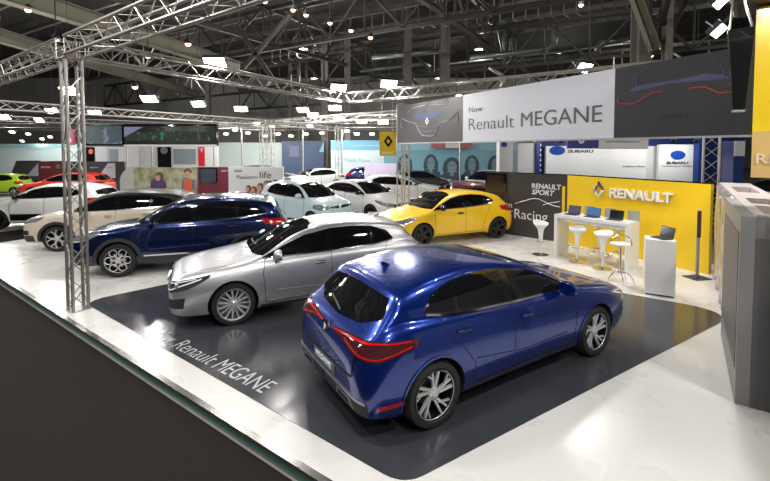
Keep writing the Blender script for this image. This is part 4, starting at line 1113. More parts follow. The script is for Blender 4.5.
def foliage(name, c0, c1, sc):
    m, n, l, b = nt(name); tc = n.new('ShaderNodeTexCoord'); t = n.new('ShaderNodeTexNoise'); t.inputs['Scale'].default_value = sc; t.inputs['Detail'].default_value = 8
    r = n.new('ShaderNodeValToRGB'); r.color_ramp.elements[0].position = .38; r.color_ramp.elements[0].color = (*c0, 1); r.color_ramp.elements[1].position = .62; r.color_ramp.elements[1].color = (*c1, 1)
    l.new(tc.outputs['Object'], t.inputs['Vector']); l.new(t.outputs['Fac'], r.inputs['Fac']); l.new(r.outputs['Color'], b.inputs['Base Color']); b.inputs['Roughness'].default_value = .5; return m
skin = cmat('print_skin', (.55, .33, .24)); hairb = cmat('print_brown_hair', (.16, .07, .035)); hairr = cmat('print_red_hair', (.36, .14, .05))
purple = cmat('print_purple', (.10, .055, .14)); orange = cmat('print_orange', (.75, .14, .06)); denim = cmat('print_denim', (.12, .17, .32))
# photo wall with rounded left end
e = fwall('photo_wall', 133, 197, 19, 167.5, foliage('print_meadow', (.20, .24, .10), (.52, .50, .36), 2.2), 'pale green photo wall with a woman and a boy, left of the dark red wall')
bm = bmesh.new(); h = e['h']; prism(bm, [(0, 0)]+[(-.62-.0*k+0, 0) for k in (0,)]+[(-.62*cos(radians(a))*1.0-.0, h-.62+.62*sin(radians(a))) for a in range(0, 91, 10)]+[(0, h)], -.15, 0, frame(Vector((0, 0, 0)), (1, 0, 0)))
bobj('rounded_end', bm, cmat('pale_edge', (.55, .55, .52)), e)
fell(e, 'print_hair', 159, 176.5, 4.5, 4.5, hairb, .006); fell(e, 'print_face', 157.5, 178, 2.6, 3, skin, .014); fell(e, 'print_jacket', 158, 185, 8, 7.5, purple, .010)
fell(e, 'print_hair', 187.5, 171.5, 4, 3.2, hairb, .006); fell(e, 'print_face', 187.5, 174.5, 3, 3.6, skin, .012); frect(e, 'print_vest', 183.5, 179, 192, 192, orange, .01); frect(e, 'print_sleeve', 181.5, 180, 184, 191, denim, .008); frect(e, 'print_sleeve', 191.5, 180, 194, 189, denim, .008)
e = fwall('burgundy_wall', 197.3, 228, 19, 167, cmat('burgundy_panel', (.17, .018, .04)), 'dark red wall with a small television, between two photo walls')
frect(e, 'screen_frame', 199.5, 168, 217, 183, M['gloss'], .004, .04); frect(e, 'screen', 200.5, 169, 216, 182, emis('teal_screen', (.05, .10, .13), .5), .045, .005)
ftext(e, 'sport', 221, 171.5, 227.5, 2, M['whitetext'])
e = fwall('slogan_wall', 228.2, 283, 18.6, 167, M['whitewall'], 'white slogan wall with four printed faces, left of the pale blue small car')
ftext(e, 'life', 259.5, 178, 271, 6.6, M['greytext'], .005); ftext(e, 'Passion', 236.5, 179, 252, 4, M['greytext'], 0, .1); ftext(e, 'for', 253, 178.5, 258, 2.6, M['greytext'])
for u, v, s, hm in ((247.5, 189, 3, hairb), (253, 190.5, 3.2, hairb), (259.5, 188, 3.8, hairb), (266, 186, 4.2, hairr)):
    fell(e, 'print_hair', u+.6, v, s, s*1.35, hm, .006); fell(e, 'print_face', u-.6, v+.3, s*.62, s*.9, skin, .012)
frect(e, 'print_arrow', 234, 170, 242, 172, cmat('print_grey', (.3, .3, .3)))
# white end of the slogan wall going back
# far left graphic stand
gw = cmat('charcoal_panel', (.05, .05, .055)); 
e = fwall('charcoal_wall', 10, 38, 27, 160.5, gw, 'charcoal stand wall with slanted white corner at the far left'); fpoly(e, 'slant', [(10, 175), (16, 161), (10, 161)], M['whitewall']); fpoly(e, 'slant', [(26, 176), (38, 163), (38, 176)], cmat('grey_slant', (.35, .35, .37)))
e = fwall('red_brand_wall', 38.5, 66, 27, 161, cmat('deep_red_panel', (.13, .02, .03)), 'deep red stand wall just left of the lattice post'); fell(e, 'emblem', 58, 166.5, 2.4, 2.4, M['satin'], .01); ftext(e, 'MOTORS', 41, 168, 50, 1.6, M['whitetext']); 
e = fwall('charcoal_wall', 66.5, 124, 27, 161.5, gw, 'charcoal stand wall with a white triangle right of the lattice post'); fpoly(e, 'slant', [(97, 178), (108, 163), (115, 163), (115, 178)], cmat('white_slant', (.6, .6, .62))); ftext(e, 'sprint', 90, 168, 98, 1.6, M['whitetext']); ftext(e, 'sprint', 106, 168, 112, 1.4, M['greytext'])
# white hall behind: bright walls
M['hallwhite'] = cmat('hall_white_wall', (.78, .80, .80), .6)
M['paleteal'] = cmat('pale_teal_wall', (.62, .78, .78), .6)
e = fwall('white_stand_wall', -60, 84, 36, 144, M['paleteal'], 'long pale teal stand wall far at the left'); frect(e, 'band', -60, 143.8, 84, 148, cmat('blue_green_glow_panel', (.35, .62, .62)), .01)
e = fwall('white_stand_wall', 85, 218, 36, 146.5, M['hallwhite'], 'white stand wall with doorways under the two big screens')
frect(e, 'black_banner', 86.5, 147, 95, 166, M['gloss'], .03); fell(e, 'emblem', 91.5, 151.5, 2.4, 2.6, orange, .06); frect(e, 'doorway', 110, 149, 118, 166, cmat('grey_recess', (.33, .37, .42)), .03)
frect(e, 'black_banner', 158, 147, 171.5, 168, M['gloss'], .03); fell(e, 'emblem', 164.5, 150.5, 3.6, 3.6, M['satin'], .06)
frect(e, 'red_banner', 198.5, 147, 205, 166, cmat('red_panel', (.65, .02, .03)), .03); ftext(e, 'T', 200, 152, 204, 3.5, M['whitetext'], .02, 0, .004, .06)
frect(e, 'grey_recess', 174, 149, 196, 164, cmat('grey_recess_two', (.28, .33, .36)), .03)
frect(e, 'round_poster', 100, 148, 108, 164, cmat('poster_pale', (.75, .77, .85)), .03)
e = fwall('pale_green_wall', 218, 282, 40, 142.5, cmat('pale_green_panel', (.66, .78, .74)), 'pale green plain stand wall right of the black screen')
e = fwall('slate_blue_wall', 282.3, 324, 39, 141, cmat('slate_blue_panel', (.055, .09, .17)), 'slate blue stand wall with a pale small screen'); frect(e, 'screen', 289.5, 146, 299, 157, emis('violet_screen', (.45, .45, .75), .8), .03); fpoly(e, 'blue_corner', [(319, 152), (324, 141), (324, 152)], cmat('sky_corner', (.25, .5, .68)))
e = fwall('slogan_wall', 331, 396, 34, 140.5, cmat('pale_ice_panel', (.62, .74, .78)), 'pale wall with a blue top band and slogan, left of the yellow sign'); frect(e, 'blue_band', 331, 140.3, 396, 150, cmat('sky_blue_band', (.16, .42, .60)), .02)
ftext(e, 'Think New.', 343.5, 162, 371, 4, cmat('teal_letter', (.22, .45, .48)), 0, 0, .004, .03); ftext(e, 'An event to remember', 353, 146, 380, 1.6, M['whitetext'], 0, 0, .003, .05)
e = fwall('lilac_panel', 364.5, 396, 26, 163.5, cmat('lilac_panel_m', (.58, .50, .66)), 'lilac panel with purple flowers under the yellow sign', 'panel')
for k in range(9): frect(e, 'print_flower', 366+k*1.4, 178-(k*37 % 5), 366.8+k*1.4, 183, cmat('print_violet', (.30, .20, .50)) if k == 0 else bpy.data.materials['print_violet'], .01)
# portrait wall
pb = cmat('cyan_panel', (.24, .50, .60)); hg = cmat('print_dark_grey_blue', (.06, .10, .13)); fg_ = cmat('print_grey_face', (.24, .34, .38))
e = fwall('portrait_wall', 384, 516, 30, 138, pb, 'cyan wall printed with large grey portraits under the banner'); frect(e, 'pale_band', 384, 137.8, 516, 150, cmat('pale_cyan_band', (.36, .62, .72)), .01)
for u, v, ru, rv in ((405, 164, 8, 13), (431, 164, 8, 13), (452, 167, 10, 11), (472, 165, 8, 14), (496, 165, 9, 13)):
    fpoly(e, 'print_shoulders', [(u-ru*1.3, 182), (u+ru*1.3, 182), (u+ru*1.1, v+8), (u+ru*.4, v+5), (u-ru*.4, v+5), (u-ru*1.1, v+8)], hg, .008); fpoly(e, 'print_hair', [(u-ru*.75, v+9), (u-ru*.95, v+2), (u-ru*.8, v-5), (u-ru*.4, v-9), (u+.1*ru, v-10), (u+ru*.5, v-8), (u+ru*.85, v-3), (u+ru*.9, v+4), (u+ru*.7, v+10), (u+ru*.45, v+4), (u-ru*.45, v+4)], hg, .012); frect(e, 'print_neck', u-ru*.2, v+3, u+ru*.2, v+9, fg_, .018); fell(e, 'print_face', u, v-.5, ru*.48, rv*.5, fg_, .02); fell(e, 'print_eye', u-ru*.2, v-2, .9, .5, hg, .03, 8); fell(e, 'print_eye', u+ru*.2, v-2, .9, .5, hg, .03, 8); frect(e, 'print_mouth', u-1.4, v+3.2, u+1.4, v+3.8, hg, .03, .005)
e = fwall('fabric_sign', 431, 472, 29.5, 143, cmat('faded_red_panel', (.45, .16, .16)), 'faded red and white strip hanging before the portrait wall', 'sign', v_bot=148); frect(e, 'white_part', 445.5, 143, 460, 148, M['whitewall'], .01)
bm = bmesh.new()
for uu in (433, 470): x, z = fpt(e, uu, 143); tube(bm, (x, .07, z), (x, .07, 4.4-e.location.z), .008, 6)
bobj('hanging_wire', bm, M['satin'], e)
# screens on posts
m, n, l, b = nt('green_script_screen'); tc = n.new('ShaderNodeTexCoord'); t = n.new('ShaderNodeTexNoise'); t.inputs['Scale'].default_value = 2.6; t.inputs['Detail'].default_value = 5
mp = n.new('ShaderNodeMapping'); mp.inputs['Scale'].default_value = (1.4, 1, .9); r = n.new('ShaderNodeValToRGB'); r.color_ramp.elements[0].position = .55; r.color_ramp.elements[0].color = (.004, .008, .007, 1); r.color_ramp.elements[1].position = .66; r.color_ramp.elements[1].color = (.01, .30, .13, 1)
l.new(tc.outputs['Object'], mp.inputs['Vector']); l.new(mp.outputs['Vector'], t.inputs['Vector']); l.new(t.outputs['Fac'], r.inputs['Fac']); l.new(r.outputs['Color'], b.inputs['Emission Color']); b.inputs['Emission Strength'].default_value = 1; b.inputs['Base Color'].default_value = (.01, .012, .012, 1)
gs = m
e = fwall('video_screen', 124.5, 217, 25.5, 124, M['gloss'], 'wide black overhead screen with green writing', 'screen', v_bot=145.5, th=.3)
frect(e, 'picture', 125, 126, 216.5, 144.5, cmat('screen_black', (.012, .014, .014), .3), .01, .01); frect(e, 'green_writing', 127, 132, 214, 140.5, gs, .022, .004)
fpoly(e, 'pale_corner', [(125, 137), (125, 127), (144, 127)], emis('lilac_glow', (.35, .38, .60), .8), .03, .004); frect(e, 'lower_edge', 124.5, 144.6, 217, 146.3, M['whitewall'], .03)
e = fwall('video_screen', 83, 123, 25.5, 124.5, M['gloss'], 'overhead screen with a coloured swirl picture, right of the lattice post', 'screen', v_bot=145, th=.3)
m, n, l, b = nt('swirl_screen'); tc = n.new('ShaderNodeTexCoord'); t = n.new('ShaderNodeTexNoise'); t.inputs['Scale'].default_value = 1.1; t.inputs['Distortion'].default_value = 1.5
r = n.new('ShaderNodeValToRGB'); r.color_ramp.elements[0].position = .35; r.color_ramp.elements[0].color = (.03, .12, .10, 1); r.color_ramp.elements[1].position = .7; r.color_ramp.elements[1].color = (.28, .33, .50, 1); q = r.color_ramp.elements.new(.52); q.color = (.05, .10, .13, 1)
l.new(tc.outputs['Object'], t.inputs['Vector']); l.new(t.outputs['Fac'], r.inputs['Fac']); l.new(r.outputs['Color'], b.inputs['Emission Color']); b.inputs['Emission Strength'].default_value = .9; b.inputs['Base Color'].default_value = (.02, .02, .02, 1)
frect(e, 'picture', 84, 125.5, 122.5, 144, m, .01, .01)
e = fwall('pink_light_sign', 67, 73.5, 25, 129, emis('pink_sign', (.85, .12, .25), 1.0), 'small pink lit sign seen between the tubes of the lattice post', 'sign', v_bot=145, th=.2)
ftext(e, 'b', 68.5, 142, 72, 6, M['whitetext'], .02)
bm = bmesh.new(); x, z = fpt(e, 70, 129); tube(bm, (x, .1, z), (x, .1, 4.4-e.location.z), .012, 6); bobj('hanging_rod', bm, M['satin'], e)
# blue and white stand on the right
sb_ = cmat('royal_blue_panel', (.006, .03, .19)); 
e = fwall('royal_blue_wall', 541, 744, 19, 137, sb_, 'royal blue back wall of the stand behind the yellow wall', zbot=-.115)
e = fwall('white_stand_wall', 546, 662, 18.3, 146, M['whitewall'], 'white curved wall with blue oval emblem behind the yellow wall')
def oval(e, u, v, ru, rv):
    fell(e, 'emblem_rim', u, v, ru, rv, M['badge'], .01); fell(e, 'emblem', u, v, ru*.92, rv*.88, cmat('emblem_blue', (.01, .06, .40), .3) if 'emblem_blue' not in bpy.data.materials else bpy.data.materials['emblem_blue'], .018)
    for dx_, dy_, s in ((-.45, -.25, 1.5), (.1, -.45, .8), (.5, -.2, .8), (.15, .15, .8), (.55, .25, .8), (-.1, .45, .8)):
        c = (u+ru*dx_, v+rv*dy_); k = s*rv*.16
        fpoly(e, 'star', [(c[0], c[1]-k), (c[0]+k*.25, c[1]-k*.25), (c[0]+k, c[1]), (c[0]+k*.25, c[1]+k*.25), (c[0], c[1]+k), (c[0]-k*.25, c[1]+k*.25), (c[0]-k, c[1]), (c[0]-k*.25, c[1]-k*.25)], M['badge'], .026, .006)
oval(e, 557, 150.5, 8, 4.6); ftext(e, 'SUBARU', 568, 152.5, 593, 2.8, M['greytext'], .03, 0, .01)
ftext(e, 'Confidence in Motion', 623, 167, 645, 1.4, M['greytext'])
e = fwall('white_stand_wall', 659, 698, 17.9, 144.5, M['whitewall'], 'white emblem wall at the right, next to the blue lattice posts')
oval(e, 677.5, 155, 7.5, 4.5); ftext(e, 'SUBARU', 666.5, 163.8, 688, 2.4, M['greytext'], .03, 0, .01); ftext(e, 'Confidence in Motion', 662, 166.5, 692, 1.3, M['greytext'])
e = fwall('logo_pillar', 499.5, 513, 18.5, 141, M['whitewall'], 'white pillar with small blue oval emblem beside the red car', 'pillar', th=.5); oval(e, 504, 144.5, 3.2, 2.6)
e = fwall('logo_pillar', 518, 535, 18.4, 143, M['whitewall'], 'plain white pillar right of the emblem pillar', 'pillar', th=.4)
e = fwall('blue_pillar', 536.5, 541, 18.2, 141, sb_, 'narrow blue pillar left of the white emblem wall', 'pillar', th=.3)
for k in range(7): frect(e, 'notch', 540, 144+k*5, 541, 146+k*5, M['whitetext'], .004, .01)
e = fwall('blue_pillar', 698.5, 705, 17.6, 138, sb_, 'blue pillar left of the right lattice posts', 'pillar', th=.3)
e = fwall('blue_pillar', 733.5, 744, 11.5, 141, cmat('dark_blue_panel', (.012, .02, .11)), 'dark blue pillar with pale top behind the grey partition', 'pillar', th=.4); frect(e, 'pale_top', 733.5, 141, 744, 156, cmat('grey_top', (.42, .42, .44)), .004, .02)
e = fwall('hanging_sign', 567, 598.5, 13.2, 136, cmat('violet_blue_panel', (.06, .06, .26)), 'violet hanging sign with white mark under the white banner', 'sign', v_bot=148.5, th=.05); fell(e, 'mark', 581, 140.5, 3, 3.2, M['whitetext'], .004); fell(e, 'mark_centre', 581, 139.5, 1.6, 1.8, bpy.data.materials['violet_blue_panel'], .012)
bm = bmesh.new(); 
for uu in (569, 596): x, z = fpt(e, uu, 136); tube(bm, (x, .03, z), (x, .03, 4.3-e.location.z), .006, 6)
bobj('hanging_wire', bm, M['satin'], e)
e = fwall('hanging_sign', 599, 648, 13.4, 135, M['whitewall'], 'pale hanging sign with grey words under the white banner', 'sign', v_bot=149, th=.05); ftext(e, 'GROUPE RENAULT', 605, 142.5, 640, 2, M['satin'], .01)
bm = bmesh.new()
for uu in (601, 646): x, z = fpt(e, uu, 135); tube(bm, (x, .03, z), (x, .03, 4.3-e.location.z), .006, 6)
bobj('hanging_wire', bm, M['satin'], e)
for k, uu in enumerate((560, 605, 645, 672, 695)):
    pp = GY(uu, 145.5, 16.9); flood((pp.x, pp.y, 2.95), pi, 'small arm spot lamp on top of the white emblem wall, '+['leftmost', 'second from left', 'middle', 'second from right', 'rightmost'][k], .16, .12, 26, -.75, None, None, True)
# small white info box by the white small car
e = empty('info_box', tuple(G(378, 227))); tag(e, 'small white box on the floor before the white small car', 'box')
bx('case', -.35, .35, 0, .5, 0, .42, M['whitelam'], e, .01); bx('lid', -.36, .36, -.01, .51, .42, .45, M['whitelam'], e, .005)
# barrier boards
e = empty('black_display_board', tuple(G(409, 226))); tag(e, 'low black board between the white small car and the yellow car', 'board')
bx('board', -.55, .55, 0, .08, .25, .62, M['gloss'], e, .005); bx('foot', -.4, -.35, -.05, .15, 0, .25, M['satin'], e); bx('foot', .35, .4, -.05, .15, 0, .25, M['satin'], e)

# ---------------------------------------------------------------- more cars
def car(*a, **k): return make_car(*a, far=True, **k)[0]
car('small_car', TWI, M['paleblue'], 'star', (-3.0, 15.3, 0), -.62, 'pale blue small car with dark windows right of the slogan wall', 'twi', opts=O_twi(M['paleblue'], drl=[]))
car('small_car', CLI, M['white'], 'dark', (-.95, 16.9, 0), -.72, 'white small hatchback facing right behind the silver car roof', 'cli', opts=O_cli(M['white'], roof=(1.9, 3.3, .58, M['roofblack'])))
car('estate_car', MEG, M['white'], 'ten', (.8, 20.8, 0), -.15, 'white long hatchback behind the left banner post', 'meg', opts=O_meg(M['white'], False))
car('hatchback_car', MEG, M['darkred'], 'ten', (3.25, 17.0, 0), 1.5, 'dark red car between the yellow car and the logo pillar', 'meg', opts=O_meg(M['darkred'], False))
car('off_road_car', KAD, M['white'], 'star', (5.8, 23.8, -.115), 3.9, 'white tall car before the portrait wall, above the red car', 'kad', opts=O_kad(M['white']))
car('hatchback_car', CLI, M['white'], 'dark', (-11.7, 15.0, -.02), 3.22, 'white car with a black side stripe at the left edge', 'cli', opts=O_cli(M['white'], sillmat=M['gloss'], sill=(1.2, 2.95, .5), tailmat=M['redlamp'])).scale = (1.05,)*3
car('sports_car', MEG, M['brightred'], 'ten', (-17.4, 23.2, -.02), 3.22, 'bright red low car behind the white car at the left edge', 'meg', opts=O_meg(M['brightred'], False))
car('small_car', TWI, M['lime'], 'star', (-23.3, 25.6, -.115), 3.3, 'lime green small car at the left edge behind the white car', 'twi', opts=O_twi(M['lime'], drl=[])).scale = (.85,)*3
dist = [
 (TWI, O_twi, 'cream', -4.9, 19.2, -.7, 'cream small car with dark roof behind the pale blue small car', dict(roof=(1.2, 3.0, .6, M['roofblack']), drl=[])),
 (MEG, None, 'white', -5.0, 29.6, -2.6, 'white car far behind, below the slate blue wall', {}),
 (CLI, O_cli, 'navy', -1.0, 32.2, -.1, 'small dark blue car far behind, right of the distant white car', {}),
 (KAD, O_kad, 'blackpaint', -8.8, 31.6, .1, 'black car far behind, below the pale green wall', {}),
 (MEG, None, 'greypaint', -13.6, 31.3, .1, 'dark grey car far behind the dark red wall', {}),
 (CLI, O_cli, 'white', -18.3, 32.0, -.2, 'white car far behind, right of the black emblem banner', {}),
 (KAD, O_kad, 'greypaint', -23.0, 32.5, .1, 'dark grey car below the black screen, left of the emblem banner', {}),
 (KAD, O_kad, 'blackpaint', 6.2, 15.0, 1.55, 'black car roof behind the racing wall, leftmost of the three', {}),
 (MEG, None, 'greypaint', 8.45, 14.9, 1.6, 'dark car roof behind the middle of the yellow wall', {}),
 (KAD, O_kad, 'blackpaint', 10.6, 15.1, 1.52, 'black car roof behind the right half of the yellow wall', {}),
 (KAD, O_kad, 'white', 16.2, 17.2, 3.1, 'white car behind the grey partition at the right edge', {}),
 (MEG, None, 'blackpaint', 2.5, 27.2, 0.05, 'black car far behind before the portrait wall', {})]
for sp_, fn, pm, x, y, rz_, lb, kw in dist:
    op = O_meg(M[pm], False) if fn is None else fn(M[pm], **kw)
    c = car('distant_car', sp_, M[pm], 'ten', (x, y, -.115), rz_, lb, '', opts=op)

# ---------------------------------------------------------------- hall shell and roof steel
M['roofsheet'] = mat('dark_roof_sheet', (.052, .048, .042), .8, noise=.4, nscale=.6)
M['steel'] = mat('olive_roof_steel', (.16, .15, .11), .6, noise=.2, nscale=2)
M['girder'] = mat('dark_girder_steel', (.06, .056, .045), .6, noise=.2, nscale=2)
M['steeldark'] = mat('dark_column_steel', (.17, .16, .14), .6, noise=.2, nscale=2)
M['galv'] = mat('galvanised_duct', (.33, .33, .32), .35, .7, noise=.15)
M['hallwall'] = mat('hall_wall', (.36, .35, .33), .8, noise=.15, nscale=.5)
CZ = 13.0
bm = bmesh.new(); abox(bm, -75, 75, -20, 85, CZ, CZ+.3); struct(bobj('ceiling', bm, M['roofsheet']))
bm = bmesh.new(); abox(bm, -75, 75, 62, 62.4, -.115, CZ); struct(bobj('wall_back', bm, M['hallwall']))
bm = bmesh.new(); abox(bm, -60.4, -60, -20, 62, -.115, CZ); struct(bobj('wall_left', bm, mat('hall_wall_light', (.5, .49, .46), .8, noise=.1, nscale=.5)))
bm = bmesh.new(); abox(bm, 60, 60.4, -20, 62, -.115, CZ); struct(bobj('wall_right', bm, M['hallwall']))
bm = bmesh.new(); abox(bm, -60, 60, -20.4, -20, -.115, CZ); struct(bobj('wall_front', bm, M['hallwall']))
def ibeam(bm, a, b, h=.5, w=.28, t=.03):
    a = Vector(a); b = Vector(b); d = (b-a).normalized(); L = (b-a).length
    up = Vector((0, 0, 1)) if abs(d.z) < .95 else Vector((0, 1, 0)); s = d.cross(up).normalized(); up = s.cross(d)
    mx = Matrix.Identity(4)
    for i in range(3): mx[i][0] = d[i]; mx[i][1] = s[i]; mx[i][2] = up[i]; mx[i][3] = a[i]
    abox(bm, 0, L, -w/2, w/2, -h/2, -h/2+t, mx); abox(bm, 0, L, -w/2, w/2, h/2-t, h/2, mx); abox(bm, 0, L, -t/2, t/2, -h/2+t, h/2-t, mx)
def at_z(u, v, z):
    g = G(u, v, z); return g
def beam(name, a, b, label, h=.5, w=.28, m=None):
    a = Vector(a); b = Vector(b); bm = bmesh.new(); ibeam(bm, Vector((0, 0, 0)), b-a, h, w); o = bobj(name, bm, m or M['steel']); o.location = a; tag(o, label, 'beam'); return o
z1 = 8.6
a = at_z(10, -6, z1); b = at_z(240, 68, z1)
beam('roof_beam', a-(b-a)*.3, b, 'olive roof beam crossing above the lattice post toward the right', .75, .5)
a = at_z(0, 36, z1); b = at_z(200, 95, z1)
beam('roof_beam', a-(b-a)*.3, b, 'olive roof beam behind the lattice post, lower of the two', .7, .45)
a = at_z(225, 88, 9.2); b = at_z(190, 20, 9.2)
# lattice roof girders
def girder(name, a, b, h, label, seg=2.2, r=.09, m=None):
    a = Vector(a); b = Vector(b); e = empty(name, tuple(a)); tag(e, label, 'girder'); d = b-a; L = d.length; d.normalize(); m = m or M['girder']; up = Vector((0, 0, 1))
    for nm, z in (('lower_chord', 0), ('upper_chord', h)):
        bm = bmesh.new(); ibeam(bm, up*z, d*L+up*z, .26, .22, .03); bobj(nm, bm, m, e)
    bm = bmesh.new(); n = round(L/seg); st = L/n
    for i in range(n):
        p, q = (0, h) if i % 2 == 0 else (h, 0)
        tube(bm, d*(i*st)+up*p, d*((i+1)*st)+up*q, r, 6); tube(bm, d*(i*st), d*(i*st)+up*h, r*.7, 6)
    bobj('web', bm, m, e, sharp=.6); return e
gU = Vector((.86, -.51, 0)).normalized(); gV = Vector((.51, .86, 0)).normalized()
c = Vector((-6, 27, 0))
girder('roof_girder', c-gU*26+Vector((0, 0, 9.2)), c+gU*30+Vector((0, 0, 9.2)), 2.6, 'lattice roof girder nearest above the yellow car, crossing the hall', 2.4)
c = Vector((-10, 42, 0))
girder('roof_girder', c-gU*34+Vector((0, 0, 8.6)), c+gU*44+Vector((0, 0, 8.6)), 2.8, 'second lattice roof girder, deeper in the hall', 2.8, .10)
c = Vector((-12, 55, 0))
girder('roof_girder', c-gU*10+Vector((0, 0, 8.2)), c+gU*52+Vector((0, 0, 8.2)), 2.8, 'lattice roof girder before the back wall', 3, .10)
girder('roof_girder', Vector((-3.2, 12, 9.8)), Vector((-3.2, 12, 9.8))+gV*32, 2.2, 'lattice roof girder running away above the far post', 2.0, .08)
girder('roof_girder', Vector((8.5, 12, 9.8)), Vector((8.5, 12, 9.8))+gV*34, 2.2, 'lattice roof girder running away above the white banner', 2.0, .08)
girder('roof_girder', Vector((-17, 12, 9.6)), Vector((-17, 12, 9.6))+gV*40, 2.2, 'lattice roof girder running away above the screens', 2.0, .08)
# roof purlins
for k in range(16):
    a = Vector((-34+k*.0, 2, 12.2))+gV*(k*3.4)-gU*20; b = a+gU*90
    beam('roof_purlin', a, b, ['thin dark roof purlin number counted from the front under the roof sheet'][0].replace('number counted', 'row') , .30, .2, M['steeldark'])['group'] = 'roof purlins'
# columns measured where they stand
for u, Dp, w, top, lb, mm in ((407.5, 31.5, .65, 13, 'dark roof column, left of the two over the banner left end', 'steeldark'), (444, 31.5, .85, 13, 'widest dark roof column above the grey banner section', 'steeldark'),
      (348, 35.5, .6, 13, 'roof column right of the olive lattice column', 'steeldark'), (325.5, 40, .8, 13, 'roof column behind the warm lamp row', 'steeldark'), (638, 25, .9, 13, 'roof column above the dark banner section', 'steeldark'),
      (664, 24, .45, 13, 'slim roof column just right of the wide one above the dark banner', 'steel'), (480, 42, .8, 9, 'short distant column behind the white banner', 'steeldark'), (501, 44, .8, 9, 'distant column above the word on the white banner', 'steeldark'), (209, 44, .5, 13, 'distant column above the black screen', 'steeldark')):
    bm = bmesh.new(); ibeam(bm, (0, 0, 0), (0, 0, top+.115), w, w*.8, .08); o = bobj('roof_column', bm, M[mm]); o.location = ((u-385)/CF*Dp, Dp, -.115); tag(o, lb, 'column')
# olive lattice column
e = empty('lattice_column', ((295-385)/CF*44, 44, -.115)); e.scale = (1.4, 1.4, 1); tag(e, 'olive ladder shaped roof column left of the warm lamps', 'column')
for x in (-.32, .32, .9): bx('leg', x-.09, x+.09, -.1, .1, 0, 13.1, M['steel'], e)
bm = bmesh.new()
for k in range(18): abox(bm, -.32, .32, -.03, .03, .5+k*.7, .62+k*.7)
bobj('rungs', bm, M['steel'], e)
# tall inclined braces
for (u0, v0, z0, u1, v1, z1_), lb in (((655, 50, 8.2, 634, -8, 13), 'broad pale olive brace above the dark banner, left one'), ((664, 42, 8.2, 690, -6, 12.5), 'thin olive brace above the dark banner, right one'),
      ((275, 82, 7.5, 238, 28, 11), 'slanting thin brace left of the ladder column'), ((243, 68, 7.8, 290, 15, 12), 'slanting brace rising right toward the warm lamps')):
    a = GY(u0, v0, 24); b = GY(u1, v1, 24); beam('roof_brace', a, b, lb, .55 if 'broad' in lb else .22, .4 if 'broad' in lb else .2, M['steel'] if 'broad' in lb else M['girder'])
# hanging rods in rows under the roof
for row, (u0, u1, v0, v1, Dp, n_) in enumerate(((372, 500, 8, 2, 30, 12), (500, 640, 0, -12, 28, 12), (272, 330, 42, 30, 34, 8))):
    for k in range(n_):
        t_ = k/(n_-1); u = u0+(u1-u0)*t_; v = v0+(v1-v0)*t_; p = GY(u, v, Dp); q = GY(u, v+20, Dp)
        bm = bmesh.new(); L = p.z-q.z; sweep(bm, [(0, 0, L), (0, 0, 0), (.35, .1, -.12)], .045, 5); o = bobj('roof_hanger', bm, M['galv']); o.location = q
        tag(o, ['hooked grey rod hanging from the roof over the banner left part', 'hooked grey rod hanging from the roof over the white banner', 'hooked grey rod hanging beside the ladder column'][row], 'hanger', ['roof hangers over the left part of the banner', 'roof hangers over the white banner', 'roof hangers by the ladder column'][row])
# ducts and pipes
def pipe(name, uvs, Dp, r, lb, m='galv'):
    pts = [GY(u, v, Dp) for u, v in uvs]; o0 = pts[0].copy(); bm = bmesh.new(); sweep(bm, [p-o0 for p in pts], r, 12); o = bobj(name, bm, M[m], None, True); o.location = o0; tag(o, lb, 'pipe')
pipe('air_duct', [(470, 58), (500, 55), (540, 50), (549, 48), (554, 43), (555, 35), (555, 27)], 30, .20, 'bent silver air duct above the white banner')
pipe('air_duct', [(598, 55), (597, 48), (602, 42), (612, 41), (640, 38)], 32, .22, 'short silver air duct above the right part of the white banner')
pipe('roof_pipe', [(372, 57.5), (410, 54), (446, 50)], 33, .22, 'thick pale pipe crossing behind the dark columns')
pipe('roof_pipe', [(360, 71), (395, 67), (425, 64), (431, 67)], 36, .15, 'thin pipe under the thick pale pipe')
pipe('roof_pipe', [(448, 64), (500, 58), (560, 52), (620, 44), (740, 30)], 36, .10, 'long thin pipe behind the white banner top')
pipe('roof_pipe', [(489, 67), (508, 80)], 17, .07, 'short slanted pale tube above the white banner left end')

